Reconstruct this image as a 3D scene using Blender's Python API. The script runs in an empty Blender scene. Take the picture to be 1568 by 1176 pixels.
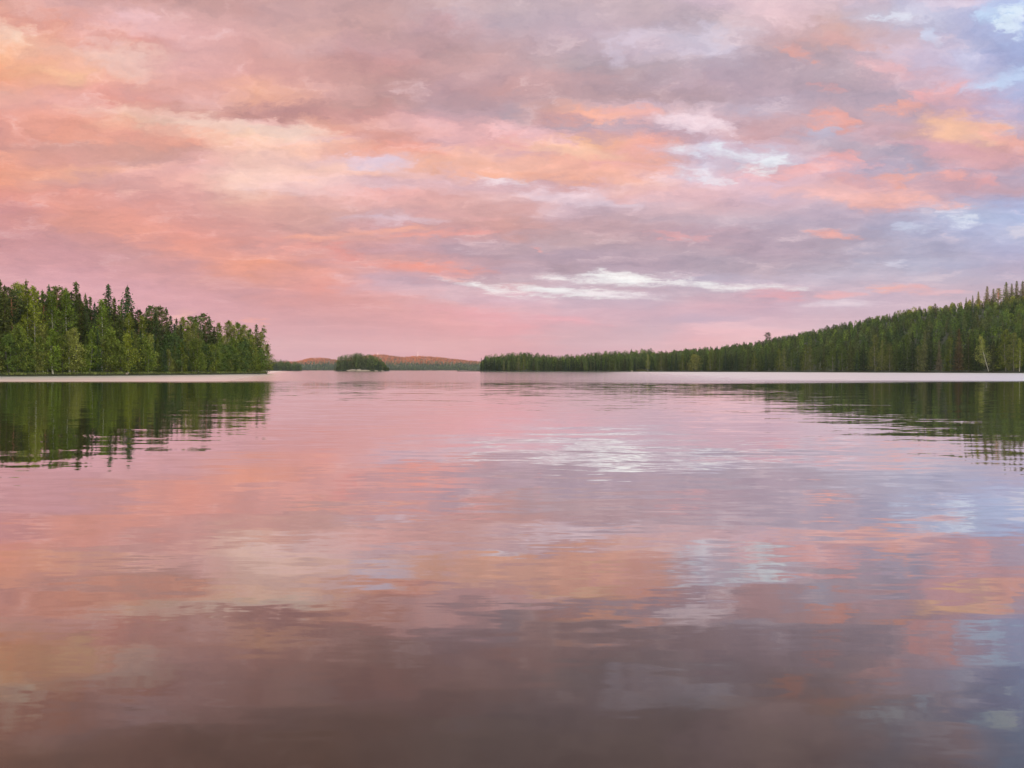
import bpy, math, random
import numpy as np

random.seed(11)
RNG = np.random.default_rng(11)
sc = bpy.context.scene
COL = sc.collection
R = math.radians

# ------------------------------------------------------------------ camera
F = 1184.0            # focal length in pixels of the 1568 wide photograph
HY = 566.5            # row of the horizon
CAM_H = 1.7           # eye height over the water

cam_d = bpy.data.cameras.new('camera')
cam = bpy.data.objects.new('camera', cam_d)
COL.objects.link(cam)
cam.location = (0, 0, CAM_H)
cam.rotation_euler = (R(90) - math.atan((588 - HY) / F), 0, 0)
cam_d.sensor_width = 36.0
cam_d.lens = 36.0 * F / 1568.0
cam_d.clip_start = 0.1
cam_d.clip_end = 20000
sc.camera = cam

sc.view_settings.view_transform = 'Standard'
sc.view_settings.look = 'None'
sc.view_settings.gamma = 1.0
sc.view_settings.exposure = 1.0
EXPO = 2.0            # 2 ** exposure
CLOUD_LIGHT = 0.99    # brightness of the cloud deck
GLOW_LOW = (2.5, 2.3, 1.7, 1)      # afterglow near the horizon behind the viewer
GLOW_HIGH = (1.9, 1.8, 1.6, 1)
OVERHEAD = (1.15, 1.05, 1.02, 1)  # unseen sky overhead, raised above the visible deck to top-light crowns

# ------------------------------------------------------------------ sun (low, behind the left shoulder)
SUN_EL = R(1.15)
SUN_AZ = R(-150)      # measured clockwise from the view direction (+Y)
sun_dir = (math.sin(SUN_AZ) * math.cos(SUN_EL), math.cos(SUN_AZ) * math.cos(SUN_EL), math.sin(SUN_EL))
sd = bpy.data.lights.new('sun', 'SUN')
sun = bpy.data.objects.new('sun', sd)
COL.objects.link(sun)
sd.energy = 5.0
sd.angle = R(0.5)
sd.color = (1.0, 0.42, 0.16)
from mathutils import Vector
sun.rotation_euler = Vector(sun_dir).to_track_quat('Z', 'Y').to_euler()
sun.location = (-60, -40, 60)


# ------------------------------------------------------------------ node helpers
class NT:
    def __init__(self, tree):
        self.t = tree
        self.n = tree.nodes
        self.l = tree.links

    def new(self, kind, **kw):
        nd = self.n.new(kind)
        for k, v in kw.items():
            setattr(nd, k, v)
        return nd

    def put(self, sock, val):
        if val is None:
            return
        if isinstance(val, bpy.types.NodeSocket):
            self.l.new(val, sock)
        else:
            sock.default_value = val

    def math(self, op, a, b=None, c=None, clamp=False):
        nd = self.new('ShaderNodeMath', operation=op, use_clamp=clamp)
        self.put(nd.inputs[0], a)
        self.put(nd.inputs[1], b)
        if c is not None:
            self.put(nd.inputs[2], c)
        return nd.outputs[0]

    def vmath(self, op, a, b=None):
        nd = self.new('ShaderNodeVectorMath', operation=op)
        self.put(nd.inputs[0], a)
        if b is not None:
            self.put(nd.inputs[1], b)
        return nd

    def maprange(self, v, a, b, c=0.0, d=1.0, kind='LINEAR'):
        nd = self.new('ShaderNodeMapRange', interpolation_type=kind, clamp=True)
        self.put(nd.inputs[0], v)
        for i, x in enumerate((a, b, c, d)):
            self.put(nd.inputs[1 + i], x)
        return nd.outputs[0]

    def mix(self, f, a, b, blend='MIX'):
        nd = self.new('ShaderNodeMix', data_type='RGBA', blend_type=blend, clamp_factor=True)
        self.put(nd.inputs[0], f)
        self.put(nd.inputs[6], a)
        self.put(nd.inputs[7], b)
        return nd.outputs[2]

    def xyz(self, x, y, z):
        nd = self.new('ShaderNodeCombineXYZ')
        self.put(nd.inputs[0], x)
        self.put(nd.inputs[1], y)
        self.put(nd.inputs[2], z)
        return nd.outputs[0]

    def noise(self, vec, scale, detail=4.0, rough=0.55, dist=0.0, dims='3D'):
        nd = self.new('ShaderNodeTexNoise', noise_dimensions=dims)
        self.put(nd.inputs['Vector'], vec)
        nd.inputs['Scale'].default_value = scale
        nd.inputs['Detail'].default_value = detail
        nd.inputs['Roughness'].default_value = rough
        nd.inputs['Distortion'].default_value = dist
        return nd


def lin(c, rosy=0.0):
    out = []
    if rosy:
        r, g, b = c[:3]
        d = max(0.0, r - b)
        c = (r - .02 * d, g - .035 * d, b + rosy * d)
    for v in c[:3]:
        v = v / 255.0
        out.append(v / 12.92 if v <= 0.04045 else ((v + 0.055) / 1.055) ** 2.4)
    return (out[0], out[1], out[2], 1.0)


# ------------------------------------------------------------------ world: dusk sky under broken, sunlit cloud
# colour of the cloud deck by compass direction (columns) and height (stops)
DECK = {
 0: [(0,232,172,155),(20,240,178,160),(40,232,165,148),(55,250,200,175),(80,252,195,160),(105,250,180,140),(125,245,172,142),(150,238,180,165),(180,232,162,148),(200,225,160,150),(230,222,158,148),(240,238,168,145),(260,242,165,140),(280,245,168,140),(305,235,158,145),(315,215,150,150),(340,205,145,148),(380,208,150,155),(420,222,165,172),(480,225,167,176),(566,225,165,175)],
 98: [(0,225,175,165),(20,230,178,172),(40,230,165,150),(60,236,172,152),(80,248,192,170),(100,244,182,158),(115,250,195,160),(140,240,175,160),(165,240,180,172),(190,238,168,150),(210,238,165,145),(225,215,160,150),(250,228,165,155),(265,238,176,152),(280,220,165,160),(300,232,160,148),(330,232,160,145),(345,225,158,148),(360,208,152,155),(400,212,155,162),(430,222,165,175),(566,225,165,176)],
 196: [(0,215,165,160),(15,228,180,178),(40,240,190,190),(52,240,190,190),(70,232,165,155),(85,252,205,190),(100,252,200,182),(115,244,182,165),(140,232,165,155),(160,228,160,148),(172,250,203,184),(185,248,195,170),(200,240,175,155),(215,232,165,150),(235,216,162,150),(250,215,165,158),(262,243,183,165),(275,236,178,172),(290,222,165,160),(310,222,160,155),(330,236,162,148),(355,240,165,148),(370,215,155,152),(390,205,152,155),(420,218,160,165),(450,222,165,175),(566,224,165,176)],
 294: [(0,205,160,155),(20,212,168,165),(50,226,175,175),(80,230,178,175),(110,232,178,175),(130,234,175,165),(150,232,182,178),(165,215,160,150),(178,225,170,160),(187,252,215,195),(200,250,195,175),(220,238,170,150),(235,220,165,155),(250,228,175,170),(265,242,185,180),(285,244,185,175),(300,228,170,165),(315,225,165,160),(330,222,160,155),(355,232,160,150),(375,242,162,145),(390,240,165,150),(410,215,155,155),(430,215,158,162),(460,222,163,172),(566,222,165,176)],
 392: [(0,205,162,158),(20,205,160,158),(35,215,170,168),(60,222,172,170),(90,228,172,165),(110,228,170,165),(135,240,180,155),(150,235,175,155),(163,205,152,145),(175,200,148,142),(185,245,195,190),(195,255,220,203),(205,255,215,190),(225,252,205,185),(250,252,205,190),(275,252,210,198),(290,248,205,190),(305,240,185,170),(325,225,168,160),(345,218,160,155),(380,222,160,155),(400,245,165,140),(415,240,162,140),(430,222,158,152),(450,212,155,160),(480,218,160,168),(520,222,165,175),(566,224,166,178)],
 490: [(0,200,160,155),(30,210,170,170),(60,220,175,170),(75,225,180,178),(95,215,165,160),(115,212,162,158),(130,225,175,170),(145,222,170,165),(160,208,158,152),(172,200,148,145),(185,222,165,150),(200,235,170,155),(215,240,190,188),(225,252,200,180),(250,250,205,200),(265,252,205,190),(285,248,205,200),(300,238,185,180),(320,222,172,165),(340,215,165,160),(360,215,162,158),(375,225,165,160),(400,218,158,158),(420,236,165,155),(440,235,160,152),(460,220,155,155),(490,215,158,165),(520,220,165,175),(566,222,166,178)],
 588: [(0,205,170,170),(30,200,162,162),(55,198,160,160),(80,210,165,168),(100,205,155,155),(120,198,155,152),(140,205,160,158),(155,198,155,152),(170,222,165,160),(180,230,178,178),(190,236,183,178),(205,225,165,155),(220,222,160,150),(235,240,170,150),(250,238,200,208),(262,245,207,207),(272,246,195,182),(282,218,178,184),(290,236,198,205),(302,240,180,175),(320,218,172,173),(335,224,188,196),(345,215,165,170),(365,225,167,162),(380,208,160,168),(400,226,165,160),(415,215,165,170),(432,215,175,188),(445,228,178,185),(460,228,165,165),(480,222,165,170),(500,220,160,168),(530,225,165,175),(566,226,168,178)],
 686: [(0,208,180,182),(25,205,175,180),(40,210,172,178),(60,195,160,165),(80,190,155,158),(100,210,168,168),(115,205,165,168),(130,195,158,165),(150,192,158,165),(165,200,165,172),(175,222,175,180),(195,242,188,188),(215,220,175,180),(230,230,178,175),(240,250,190,165),(255,248,185,160),(265,240,190,185),(278,225,185,192),(300,230,176,172),(320,222,170,168),(335,210,165,165),(350,214,162,162),(370,195,160,172),(385,185,155,170),(400,210,162,168),(420,212,165,172),(430,195,165,180),(440,225,188,198),(455,215,178,190),(470,230,172,178),(490,235,168,172),(510,222,160,168),(540,230,168,175),(566,232,168,176)],
 784: [(0,200,178,185),(30,200,178,188),(60,200,172,180),(90,198,165,170),(115,205,168,172),(140,205,160,160),(165,198,165,172),(180,190,165,175),(190,205,165,170),(200,248,190,188),(220,245,180,175),(235,220,175,180),(250,250,185,160),(265,248,180,150),(280,220,180,188),(302,236,193,193),(320,222,172,170),(340,210,160,155),(358,212,160,157),(375,195,165,175),(395,190,160,172),(415,195,165,180),(430,205,175,185),(440,225,180,188),(460,225,185,200),(475,230,180,190),(500,235,165,175),(520,225,162,172),(545,225,160,170),(566,232,165,174)],
 882: [(0,202,178,185),(30,205,182,192),(55,205,180,192),(80,195,172,182),(100,190,168,175),(120,210,170,172),(140,195,160,165),(155,200,165,168),(175,235,178,162),(185,225,170,165),(195,195,168,178),(210,215,170,172),(225,252,195,160),(240,248,185,160),(255,240,175,170),(270,250,180,155),(285,228,180,182),(300,238,208,216),(310,225,195,205),(330,212,178,188),(350,205,165,170),(370,195,165,172),(390,188,162,178),(410,182,155,168),(425,195,172,186),(445,205,180,195),(470,215,180,195),(490,225,175,188),(510,215,170,182),(540,215,165,180),(558,240,166,172),(566,240,166,172)],
 980: [(0,205,182,188),(40,205,180,188),(60,218,198,210),(80,205,182,195),(105,192,170,178),(130,190,162,170),(150,192,160,165),(163,222,190,200),(172,243,186,178),(185,220,175,180),(200,195,168,182),(215,215,165,168),(225,246,175,158),(240,238,180,178),(250,243,180,158),(262,240,180,180),(280,248,195,180),(300,240,190,190),(315,220,190,200),(330,205,172,180),(350,200,165,172),(365,195,162,172),(385,190,165,178),(405,188,162,178),(420,198,172,188),(440,192,168,184),(460,205,178,195),(480,215,175,190),(505,210,175,190),(530,222,175,188),(555,236,166,175),(566,240,168,176)],
 1078: [(0,225,195,205),(30,202,180,188),(60,222,206,218),(80,222,207,222),(100,195,175,188),(130,192,165,178),(155,195,165,172),(172,232,200,206),(190,243,212,222),(210,215,180,190),(225,215,196,214),(235,228,222,236),(250,215,185,200),(265,228,215,230),(275,235,200,210),(290,240,195,198),(305,235,190,195),(320,225,185,190),(340,205,180,192),(355,202,168,180),(375,192,162,175),(395,185,165,180),(415,180,160,175),(428,200,184,202),(450,200,175,190),(470,225,178,190),(490,205,175,195),(505,236,184,194),(520,235,175,185),(540,240,180,185),(566,242,180,186)],
 1176: [(0,238,205,208),(20,240,205,210),(50,215,180,185),(80,205,175,180),(110,195,168,178),(140,195,168,180),(165,200,180,195),(185,215,175,180),(210,215,170,172),(225,215,178,190),(240,225,210,224),(255,225,205,218),(265,238,188,190),(285,235,196,208),(305,215,185,200),(320,220,185,195),(340,200,178,192),(360,190,165,180),(380,188,162,178),(400,192,168,182),(420,195,172,185),(433,212,190,205),(450,214,174,188),(460,212,172,188),(475,207,171,189),(500,230,185,197),(515,240,187,194),(566,244,188,195)],
 1274: [(0,220,190,198),(30,215,185,188),(55,223,180,174),(75,216,172,168),(85,200,170,175),(110,195,172,182),(130,190,165,175),(150,188,165,178),(170,208,173,180),(195,215,171,174),(205,202,190,208),(225,200,178,190),(240,225,176,182),(255,200,175,195),(270,225,180,190),(290,240,190,190),(305,235,185,184),(320,205,180,195),(340,190,170,188),(375,185,165,180),(395,190,172,188),(410,180,165,182),(422,212,196,211),(435,205,185,200),(450,211,181,195),(465,217,192,207),(480,216,182,196),(500,222,184,196),(566,236,188,196)],
 1372: [(0,210,200,220),(28,220,214,230),(40,205,190,205),(60,218,190,200),(85,225,200,215),(110,230,187,192),(130,200,172,185),(150,195,172,185),(180,194,168,182),(195,205,172,182),(210,212,172,179),(230,185,168,185),(250,182,168,188),(265,190,172,190),(285,220,175,182),(300,228,178,178),(312,225,175,178),(325,195,180,200),(345,185,180,205),(370,182,175,198),(390,185,178,200),(405,192,187,208),(420,195,182,200),(440,212,187,201),(455,209,181,198),(566,232,188,197)],
 1470: [(0,225,200,215),(20,205,200,225),(50,190,190,222),(70,192,188,215),(90,210,200,226),(105,205,195,220),(130,222,190,206),(150,226,177,182),(165,215,175,188),(180,228,176,174),(195,244,190,160),(210,240,183,166),(225,228,172,175),(245,222,172,175),(255,205,170,185),(270,210,167,176),(290,213,170,180),(305,200,180,200),(320,190,190,215),(338,198,204,230),(350,185,188,220),(370,182,178,205),(390,180,172,195),(410,185,180,205),(430,195,180,198),(445,206,181,196),(566,230,188,197)],
 1568: [(0,185,205,245),(15,195,210,248),(35,185,195,235),(50,180,195,235),(75,175,185,225),(100,172,180,220),(115,195,208,240),(130,185,190,225),(150,185,185,220),(180,190,180,210),(205,205,175,190),(225,236,176,168),(240,222,170,174),(265,190,170,190),(290,203,166,178),(305,185,180,210),(320,185,190,225),(340,185,195,230),(355,205,205,230),(370,185,185,215),(390,185,180,210),(415,190,175,198),(445,205,180,195),(566,230,188,198)],
}
# single clouds and gaps: column, row, half width, half height, tilt (deg, + = falls to the right), colour, strength, raggedness
PATCH = [
 (945,437,105,16,3,(232,208,218),.45,.8),
 (955,428,74,11,2,(255,255,255),0.92,0.75),(850,446,85,7,3,(255,254,254),0.92,0.75),(745,441,52,7,14,(255,252,252),0.92,0.75),
 (1075,437,62,5,7,(255,255,255),.75,0.75),(1180,441,40,4,3,(255,252,252),.7,0.75),(1290,465,46,4,-2,(244,230,238),.55,0.4),
 (955,441,70,5,3,(196,166,181),0.85,0.5),(935,452,60,4,4,(240,228,236),0.7,0.6),
 (650,410,80,7,4,(252,164,138),0.95,0.5),(578,353,58,5,-3,(250,180,152),0.95,0.5),(655,359,52,5,-4,(246,170,150),0.9,0.5),
 (728,355,30,4,3,(240,165,152),0.8,0.5),(475,364,26,5,-3,(250,178,150),0.9,0.5),(520,386,34,11,15,(236,156,141),0.75,0.8),
 (428,370,18,7,-25,(246,170,150),0.7,0.6),(400,367,16,4,2,(246,170,150),0.7,0.5),(462,382,13,8,0,(245,168,148),0.7,0.6),(700,425,24,4,10,(238,160,150),0.6,0.6),
 (1270,360,34,7,3,(252,180,160),0.95,0.5),(1382,170,38,8,-3,(251,178,150),0.95,0.5),(1428,150,34,10,-16,(248,182,176),0.85,0.5),
 (1478,198,60,17,11,(255,202,164),0.95,0.5),(1545,218,36,12,22,(251,186,166),0.9,0.5),(1280,189,26,15,25,(246,175,155),0.85,0.7),
 (1366,280,24,12,-15,(252,180,155),0.9,0.6),(1322,274,28,14,10,(249,186,178),0.8,0.7),(1350,306,88,12,3,(250,190,174),0.9,0.8),
 (1235,297,66,8,4,(250,197,190),0.85,0.6),(1292,240,32,7,-12,(246,180,172),0.85,0.6),(1318,246,24,7,20,(246,182,176),0.8,0.7),
 (1228,82,24,13,15,(240,176,158),0.85,0.6),(1255,137,14,8,0,(236,176,168),0.7,0.6),(1230,264,64,6,-9,(249,187,180),0.85,0.6),
 (1450,270,22,6,4,(251,180,164),0.9,0.5),(1508,276,22,8,4,(242,176,170),0.85,0.5),(1362,441,20,6,4,(251,186,170),0.9,0.5),
 (1402,442,24,6,6,(248,186,178),0.85,0.5),(1440,449,30,4,-4,(244,190,190),0.7,0.5),(1282,452,26,7,4,(242,180,178),0.8,0.5),(1184,454,24,8,8,(238,172,176),0.8,0.5),
 (918,179,36,9,8,(253,186,155),0.95,0.5),(972,172,36,7,2,(251,191,178),0.85,0.6),(1060,188,50,14,6,(246,222,230),0.9,0.7),
 (1125,238,56,11,8,(242,247,255),0.62,1.2),(1085,270,46,6,9,(244,244,254),0.62,1.0),(1176,252,20,12,-35,(246,249,255),0.62,1.1),
 (868,233,86,10,6,(255,205,172),0.9,0.6),(985,232,28,18,30,(249,184,164),0.8,0.7),(868,266,92,13,4,(251,190,164),0.9,0.6),(990,256,26,9,0,(251,188,164),0.8,0.6),
 (812,204,52,14,5,(250,202,202),0.85,0.6),(648,230,40,11,10,(247,172,148),0.9,0.6),(742,250,72,17,8,(251,194,170),0.85,0.6),
 (592,251,48,10,6,(236,212,226),0.85,0.7),(437,204,60,13,4,(255,224,206),0.9,0.6),(460,170,84,9,3,(200,149,143),0.85,0.5),
 (330,191,72,11,8,(255,216,196),0.85,0.6),(210,176,72,7,4,(251,206,187),0.7,0.6),(42,62,19,12,0,(255,230,203),0.9,0.6),(14,60,34,18,0,(255,212,188),0.8,0.6),
 (188,94,44,18,20,(253,210,194),0.8,0.7),(152,71,14,8,20,(251,202,190),0.8,0.7),(215,28,17,8,0,(249,204,204),0.8,0.7),(90,114,18,6,-8,(253,197,152),0.8,0.6),
 (0,110,18,7,0,(251,180,138),0.8,0.6),(142,215,50,6,10,(246,173,141),0.85,0.5),(150,192,26,6,0,(245,180,148),0.75,0.6),(142,266,50,5,6,(246,181,151),0.85,0.5),
 (206,295,18,4,0,(246,191,173),0.8,0.5),(1516,26,24,13,0,(203,227,255),0.9,0.7),(1550,34,15,25,-12,(226,241,255),0.9,0.7),(1357,28,13,6,0,(236,241,255),0.62,1.1),
 (1417,60,18,12,-10,(212,220,245),0.8,0.7),(1528,124,44,11,-18,(206,223,252),0.9,0.6),(1476,94,22,12,-15,(216,214,240),0.8,0.6),(1440,12,26,8,-12,(228,214,232),0.8,0.7),
 (1475,341,17,7,-5,(236,241,253),0.62,1.0),(1452,326,16,5,5,(226,223,241),0.8,0.5),(1558,354,28,8,3,(230,223,236),0.85,0.5),(1380,350,24,5,0,(206,213,236),0.8,0.6),
 (1358,405,18,5,-10,(216,213,232),0.8,0.6),(852,300,54,9,4,(246,217,224),0.85,0.7),(940,314,36,5,3,(232,208,218),0.8,0.6),(862,490,52,4,6,(238,170,178),0.8,0.5),
 (1110,500,66,5,2,(246,200,205),0.8,0.5),(1145,510,76,6,3,(246,192,197),0.8,0.5),(278,484,17,8,0,(253,192,172),0.95,0.4),(400,492,9,4,-20,(249,172,152),0.9,0.4),
 (770,278,50,5,4,(246,226,233),0.85,0.6),(978,61,28,9,-8,(223,206,222),0.8,0.7),(1086,70,26,19,-25,(227,214,230),0.75,0.9),(942,82,18,15,30,(217,202,218),0.7,0.8),
 (700,28,24,18,20,(216,191,196),0.7,0.8),(1185,20,60,18,0,(240,206,210),0.7,0.7),(1305,290,30,8,-6,(250,196,188),0.8,0.7),(610,336,60,4,3,(230,199,208),0.8,0.5),
 (455,290,60,10,0,(249,208,202),0.7,0.7),(1040,362,56,4,2,(236,172,168),0.75,0.6),(842,383,9,3,4,(244,176,168),0.8,0.4),(720,480,60,9,4,(238,166,170),0.7,0.6),
 (690,330,70,7,4,(236,178,172),0.6,0.7),(585,300,80,6,3,(240,182,176),0.6,0.7),(1290,68,50,8,8,(228,178,170),0.7,0.7),(1360,108,40,8,12,(236,188,190),0.7,0.7),
 (1420,225,60,7,5,(224,172,178),0.7,0.7),(1500,248,60,6,-6,(226,174,178),0.7,0.7),(1185,205,40,9,-8,(216,172,174),0.7,0.7),(1340,205,40,7,-10,(220,178,184),0.7,0.7),
]

world = bpy.data.worlds.new('World')
sc.world = world
world.use_nodes = True
W = NT(world.node_tree)
W.n.clear()
wout = W.new('ShaderNodeOutputWorld')
tc = W.new('ShaderNodeTexCoord')
sep = W.new('ShaderNodeSeparateXYZ')
W.l.new(tc.outputs['Generated'], sep.inputs[0])
dx_, dy_, dz_ = sep.outputs
az = W.math('ARCTAN2', dx_, dy_)
azc = W.math('MAXIMUM', W.math('MINIMUM', az, 0.70), -0.70)
hyp = W.math('SQRT', W.math('ADD', W.math('MULTIPLY', dx_, dx_), W.math('MULTIPLY', dy_, dy_)))
tan_el = W.math('DIVIDE', dz_, W.math('MAXIMUM', hyp, 0.02))
v0 = W.math('DIVIDE', tan_el, W.math('COSINE', azc))
v0 = W.math('MAXIMUM', W.math('MINIMUM', v0, 0.9), 0.0)
u0 = W.math('TANGENT', azc)
# coordinates on the cloud deck: streaks flatten towards the horizon
def flat(v):      # the layers close up towards the horizon
    return W.math('MULTIPLY', W.math('LOGARITHM', W.math('ADD', v, 0.07), math.e), 0.42)
vw = flat(v0)
streak = W.xyz(u0, W.math('MULTIPLY', vw, 3.0), 0.0)
deck = W.xyz(W.math('DIVIDE', u0, W.math('ADD', v0, 0.22)), W.math('DIVIDE', 1.0, W.math('ADD', v0, 0.22)), 3.7)
nz1 = W.noise(streak, 5.0, 5.0, 0.58, 0.0, '2D')
nz2 = W.noise(deck, 2.4, 5.0, 0.6, 0.0, '2D')
s1 = W.new('ShaderNodeSeparateColor'); W.l.new(nz1.outputs['Color'], s1.inputs[0])
s2 = W.new('ShaderNodeSeparateColor'); W.l.new(nz2.outputs['Color'], s2.inputs[0])
fade = W.maprange(v0, 0.0, 0.30, 0.16, 1.15)
def off(ch, amp):
    return W.math('MULTIPLY', W.math('SUBTRACT', ch, 0.5), amp)
nz3 = W.noise(W.xyz(u0, W.math('MULTIPLY', vw, 2.5), 0.0), 15.0, 5.0, 0.66, 0.0, '2D')
s3 = W.new('ShaderNodeSeparateColor'); W.l.new(nz3.outputs['Color'], s3.inputs[0])
nz6 = W.noise(W.xyz(W.math('ADD', u0, off(s3.outputs[0], 0.10)), W.math('MULTIPLY', W.math('ADD', vw, off(s3.outputs[1], 0.05)), 2.2), 0.0), 44.0, 4.0, 0.68, 0.0, '2D')
s6 = W.new('ShaderNodeSeparateColor'); W.l.new(nz6.outputs['Color'], s6.inputs[0])
def three(a, b, c, d):
    return W.math('ADD', W.math('ADD', a, b), W.math('ADD', c, d))
wu = W.math('ADD', u0, three(off(s1.outputs[0], 0.08), off(s2.outputs[0], 0.07), off(s3.outputs[0], 0.09), off(s6.outputs[0], 0.035)))
wv = W.math('ADD', v0, W.math('MULTIPLY', fade, three(off(s1.outputs[1], 0.026), off(s2.outputs[1], 0.026), off(s3.outputs[1], 0.034), off(s6.outputs[1], 0.015))))
stop = W.math('MULTIPLY', W.math('MAXIMUM', wv, 0.0), F / HY)
pu = W.math('ADD', u0, three(off(s1.outputs[2], 0.045), off(s2.outputs[2], 0.03), off(s3.outputs[0], 0.10), off(s6.outputs[0], 0.04)))
pv = W.math('ADD', v0, W.math('MULTIPLY', fade, three(off(s1.outputs[0], 0.010), off(s2.outputs[1], 0.008), off(s3.outputs[1], 0.028), off(s6.outputs[1], 0.013))))
puv = W.xyz(pu, pv, 1.0)
ragged = W.math('ADD', W.math('SUBTRACT', s3.outputs[2], 0.5), W.math('MULTIPLY', W.math('SUBTRACT', s6.outputs[2], 0.5), 0.75))
nz4 = W.noise(W.xyz(wu, W.math('MULTIPLY', flat(W.math('MAXIMUM', wv, 0.0)), 2.8), 0.0), 12.0, 6.0, 0.66, 0.0, '2D')
nz5 = W.noise(deck, 9.0, 4.0, 0.6, 0.0, '2D')
high = W.maprange(v0, 0.02, 0.14, 0.25, 1.0)
fine = W.math('ADD', W.math('MULTIPLY', W.math('SUBTRACT', nz4.outputs['Fac'], 0.5), 0.50),
              W.math('MULTIPLY', W.math('SUBTRACT', nz5.outputs['Fac'], 0.5), 0.26))
fine = W.math('ADD', fine, W.math('MULTIPLY', W.math('SUBTRACT', s6.outputs[2], 0.5), 0.16))
fine = W.math('ADD', 1.0, W.math('MULTIPLY', fine, high))
fine3 = W.xyz(W.math('POWER', fine, 1.1), fine, W.math('POWER', fine, 0.75))      # undersides go grey-lavender
wisp = W.math('MULTIPLY', W.maprange(nz4.outputs['Fac'], 0.56, 0.80, 0.0, 0.30, 'SMOOTHSTEP'), high)

# the bright afterglow round the sun, behind the viewer, and the overhead sky brightened to light the trees
glow_rp = W.new('ShaderNodeValToRGB')
for p, c in ((0.0, GLOW_LOW), (1.0, GLOW_HIGH)):
    e = glow_rp.color_ramp.elements[0 if p == 0.0 else 1]
    e.position = p
    e.color = c
W.l.new(W.maprange(tan_el, 0.0, 1.6), glow_rp.inputs[0])
aaz = W.math('ABSOLUTE', az)
wback = W.maprange(aaz, R(37), R(74), 0.0, 1.0, 'SMOOTHSTEP')
wtop = W.maprange(tan_el, 0.56, 0.95, 0.0, 1.0, 'SMOOTHSTEP')
back = W.mix(wtop, glow_rp.outputs[0], OVERHEAD)
back = W.mix(wback, OVERHEAD, back)


def cloud_section(x0, x1):
    """Cloud deck and single clouds between two bearings."""
    cur = None
    prev_x = None
    for px in sorted(DECK):
        if px < x0 - 100 or px > x1 + 100:
            continue
        rp = W.new('ShaderNodeValToRGB')
        el = rp.color_ramp.elements
        cool = max(0.0, min(1.0, (px - 700) / 500.0))       # the deck greys away from the sun
        rows = sorted(((max(0.0, min(1.0, (HY - r[0]) / HY)), lin((r[1] * (1 - .03 * cool), r[2] * (1 - .012 * cool), r[3] * (1 + .004 * cool)), -.02)) for r in DECK[px]), key=lambda q: q[0])
        while len(rows) > 32:      # a ramp holds 32 stops: drop the one its neighbours explain best
            def slack(i):
                (p0, a), (p1, b), (p2, c) = rows[i - 1:i + 2]
                k = (p1 - p0) / (p2 - p0)
                return sum(abs(a[q] + (c[q] - a[q]) * k - b[q]) for q in range(3)) * (p2 - p0)
            del rows[min(range(1, len(rows) - 1), key=slack)]
        while len(el) < len(rows):
            el.new(0.5)
        for e, (p, c) in zip(el, rows):
            e.position = p
        for e, (p, c) in zip(el, rows):
            e.position = p
            e.color = c
        W.l.new(stop, rp.inputs[0])
        if cur is None:
            cur = rp.outputs[0]
        else:
            f = W.maprange(wu, (prev_x - 784) / F, (px - 784) / F)
            cur = W.mix(f, cur, rp.outputs[0])
        prev_x = px
    rag = {}
    for (cx, cy, sx, sy, tilt, colr, st, rg) in PATCH:
        reach = abs(sx * math.cos(R(tilt))) + abs(sy * math.sin(R(tilt)))
        if cx + 1.6 * reach + 45 < x0 or cx - 1.6 * reach - 45 > x1:
            continue
        ca, sa = math.cos(R(-tilt)), math.sin(R(-tilt))
        ux, vy = (cx - 784) / F, (HY - cy) / F
        sx, sy = .88 * sx / F, .88 * sy / F
        qx = W.vmath('DOT_PRODUCT', puv, (ca / sx, sa / sx, -(ux * ca + vy * sa) / sx)).outputs['Value']
        qy = W.vmath('DOT_PRODUCT', puv, (-sa / sy, ca / sy, (ux * sa - vy * ca) / sy)).outputs['Value']
        k = round(rg * 9.0, 2)
        if k not in rag:
            rag[k] = W.math('MULTIPLY', ragged, k)
        q = W.math('MULTIPLY_ADD', qx, qx, W.math('MULTIPLY_ADD', qy, qy, rag[k]))
        m = W.maprange(q, 3.2, -1.2, 0.0, st * (.75 if (cx > 0 and ux < -.28) else 1.0), 'SMOOTHSTEP')
        cur = W.mix(m, cur, lin(colr, .06))
    cur = W.mix(1.0, cur, fine3, 'MULTIPLY')
    cur = W.mix(wisp, cur, lin((246, 222, 226)), 'LIGHTEN')
    cur = W.mix(wback, cur, back)
    return W.mix(wtop, cur, back)


def background(colour, strength):
    b = W.new('ShaderNodeBackground')
    W.put(b.inputs[0], colour)
    W.put(b.inputs[1], strength)
    return b.outputs[0]


def choose(f, a, b):
    nd = W.new('ShaderNodeMixShader')
    W.put(nd.inputs[0], f)
    W.l.new(a, nd.inputs[1])
    W.l.new(b, nd.inputs[2])
    return nd.outputs[0]


CUT = [-4000, 330, 720, 1110, 5600]
sect = [background(cloud_section(CUT[i], CUT[i + 1]), CLOUD_LIGHT / EXPO) for i in range(4)]
def past(px):
    return W.math('GREATER_THAN', u0, (px - 784) / F)
front = choose(past(720), choose(past(330), sect[0], sect[1]), choose(past(1110), sect[2], sect[3]))
behind = background(back, CLOUD_LIGHT / EXPO)
isback = W.math('MAXIMUM', W.math('GREATER_THAN', aaz, R(74)), W.math('GREATER_THAN', tan_el, 0.95))
deck_bg = choose(isback, front, behind)
sky = W.new('ShaderNodeTexSky', sky_type='NISHITA')
sky.sun_disc = False
sky.sun_elevation = SUN_EL
sky.sun_rotation = SUN_AZ
clear = background(sky.outputs[0], 0.08)
W.l.new(choose(0.96, clear, deck_bg), wout.inputs[0])
world.cycles.sampling_method = 'MANUAL'
world.cycles.sample_map_resolution = 512


# ------------------------------------------------------------------ materials
def material(name):
    m = bpy.data.materials.new(name)
    m.use_nodes = True
    t = NT(m.node_tree)
    t.n.clear()
    out = t.new('ShaderNodeOutputMaterial')
    return m, t, out


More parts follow.
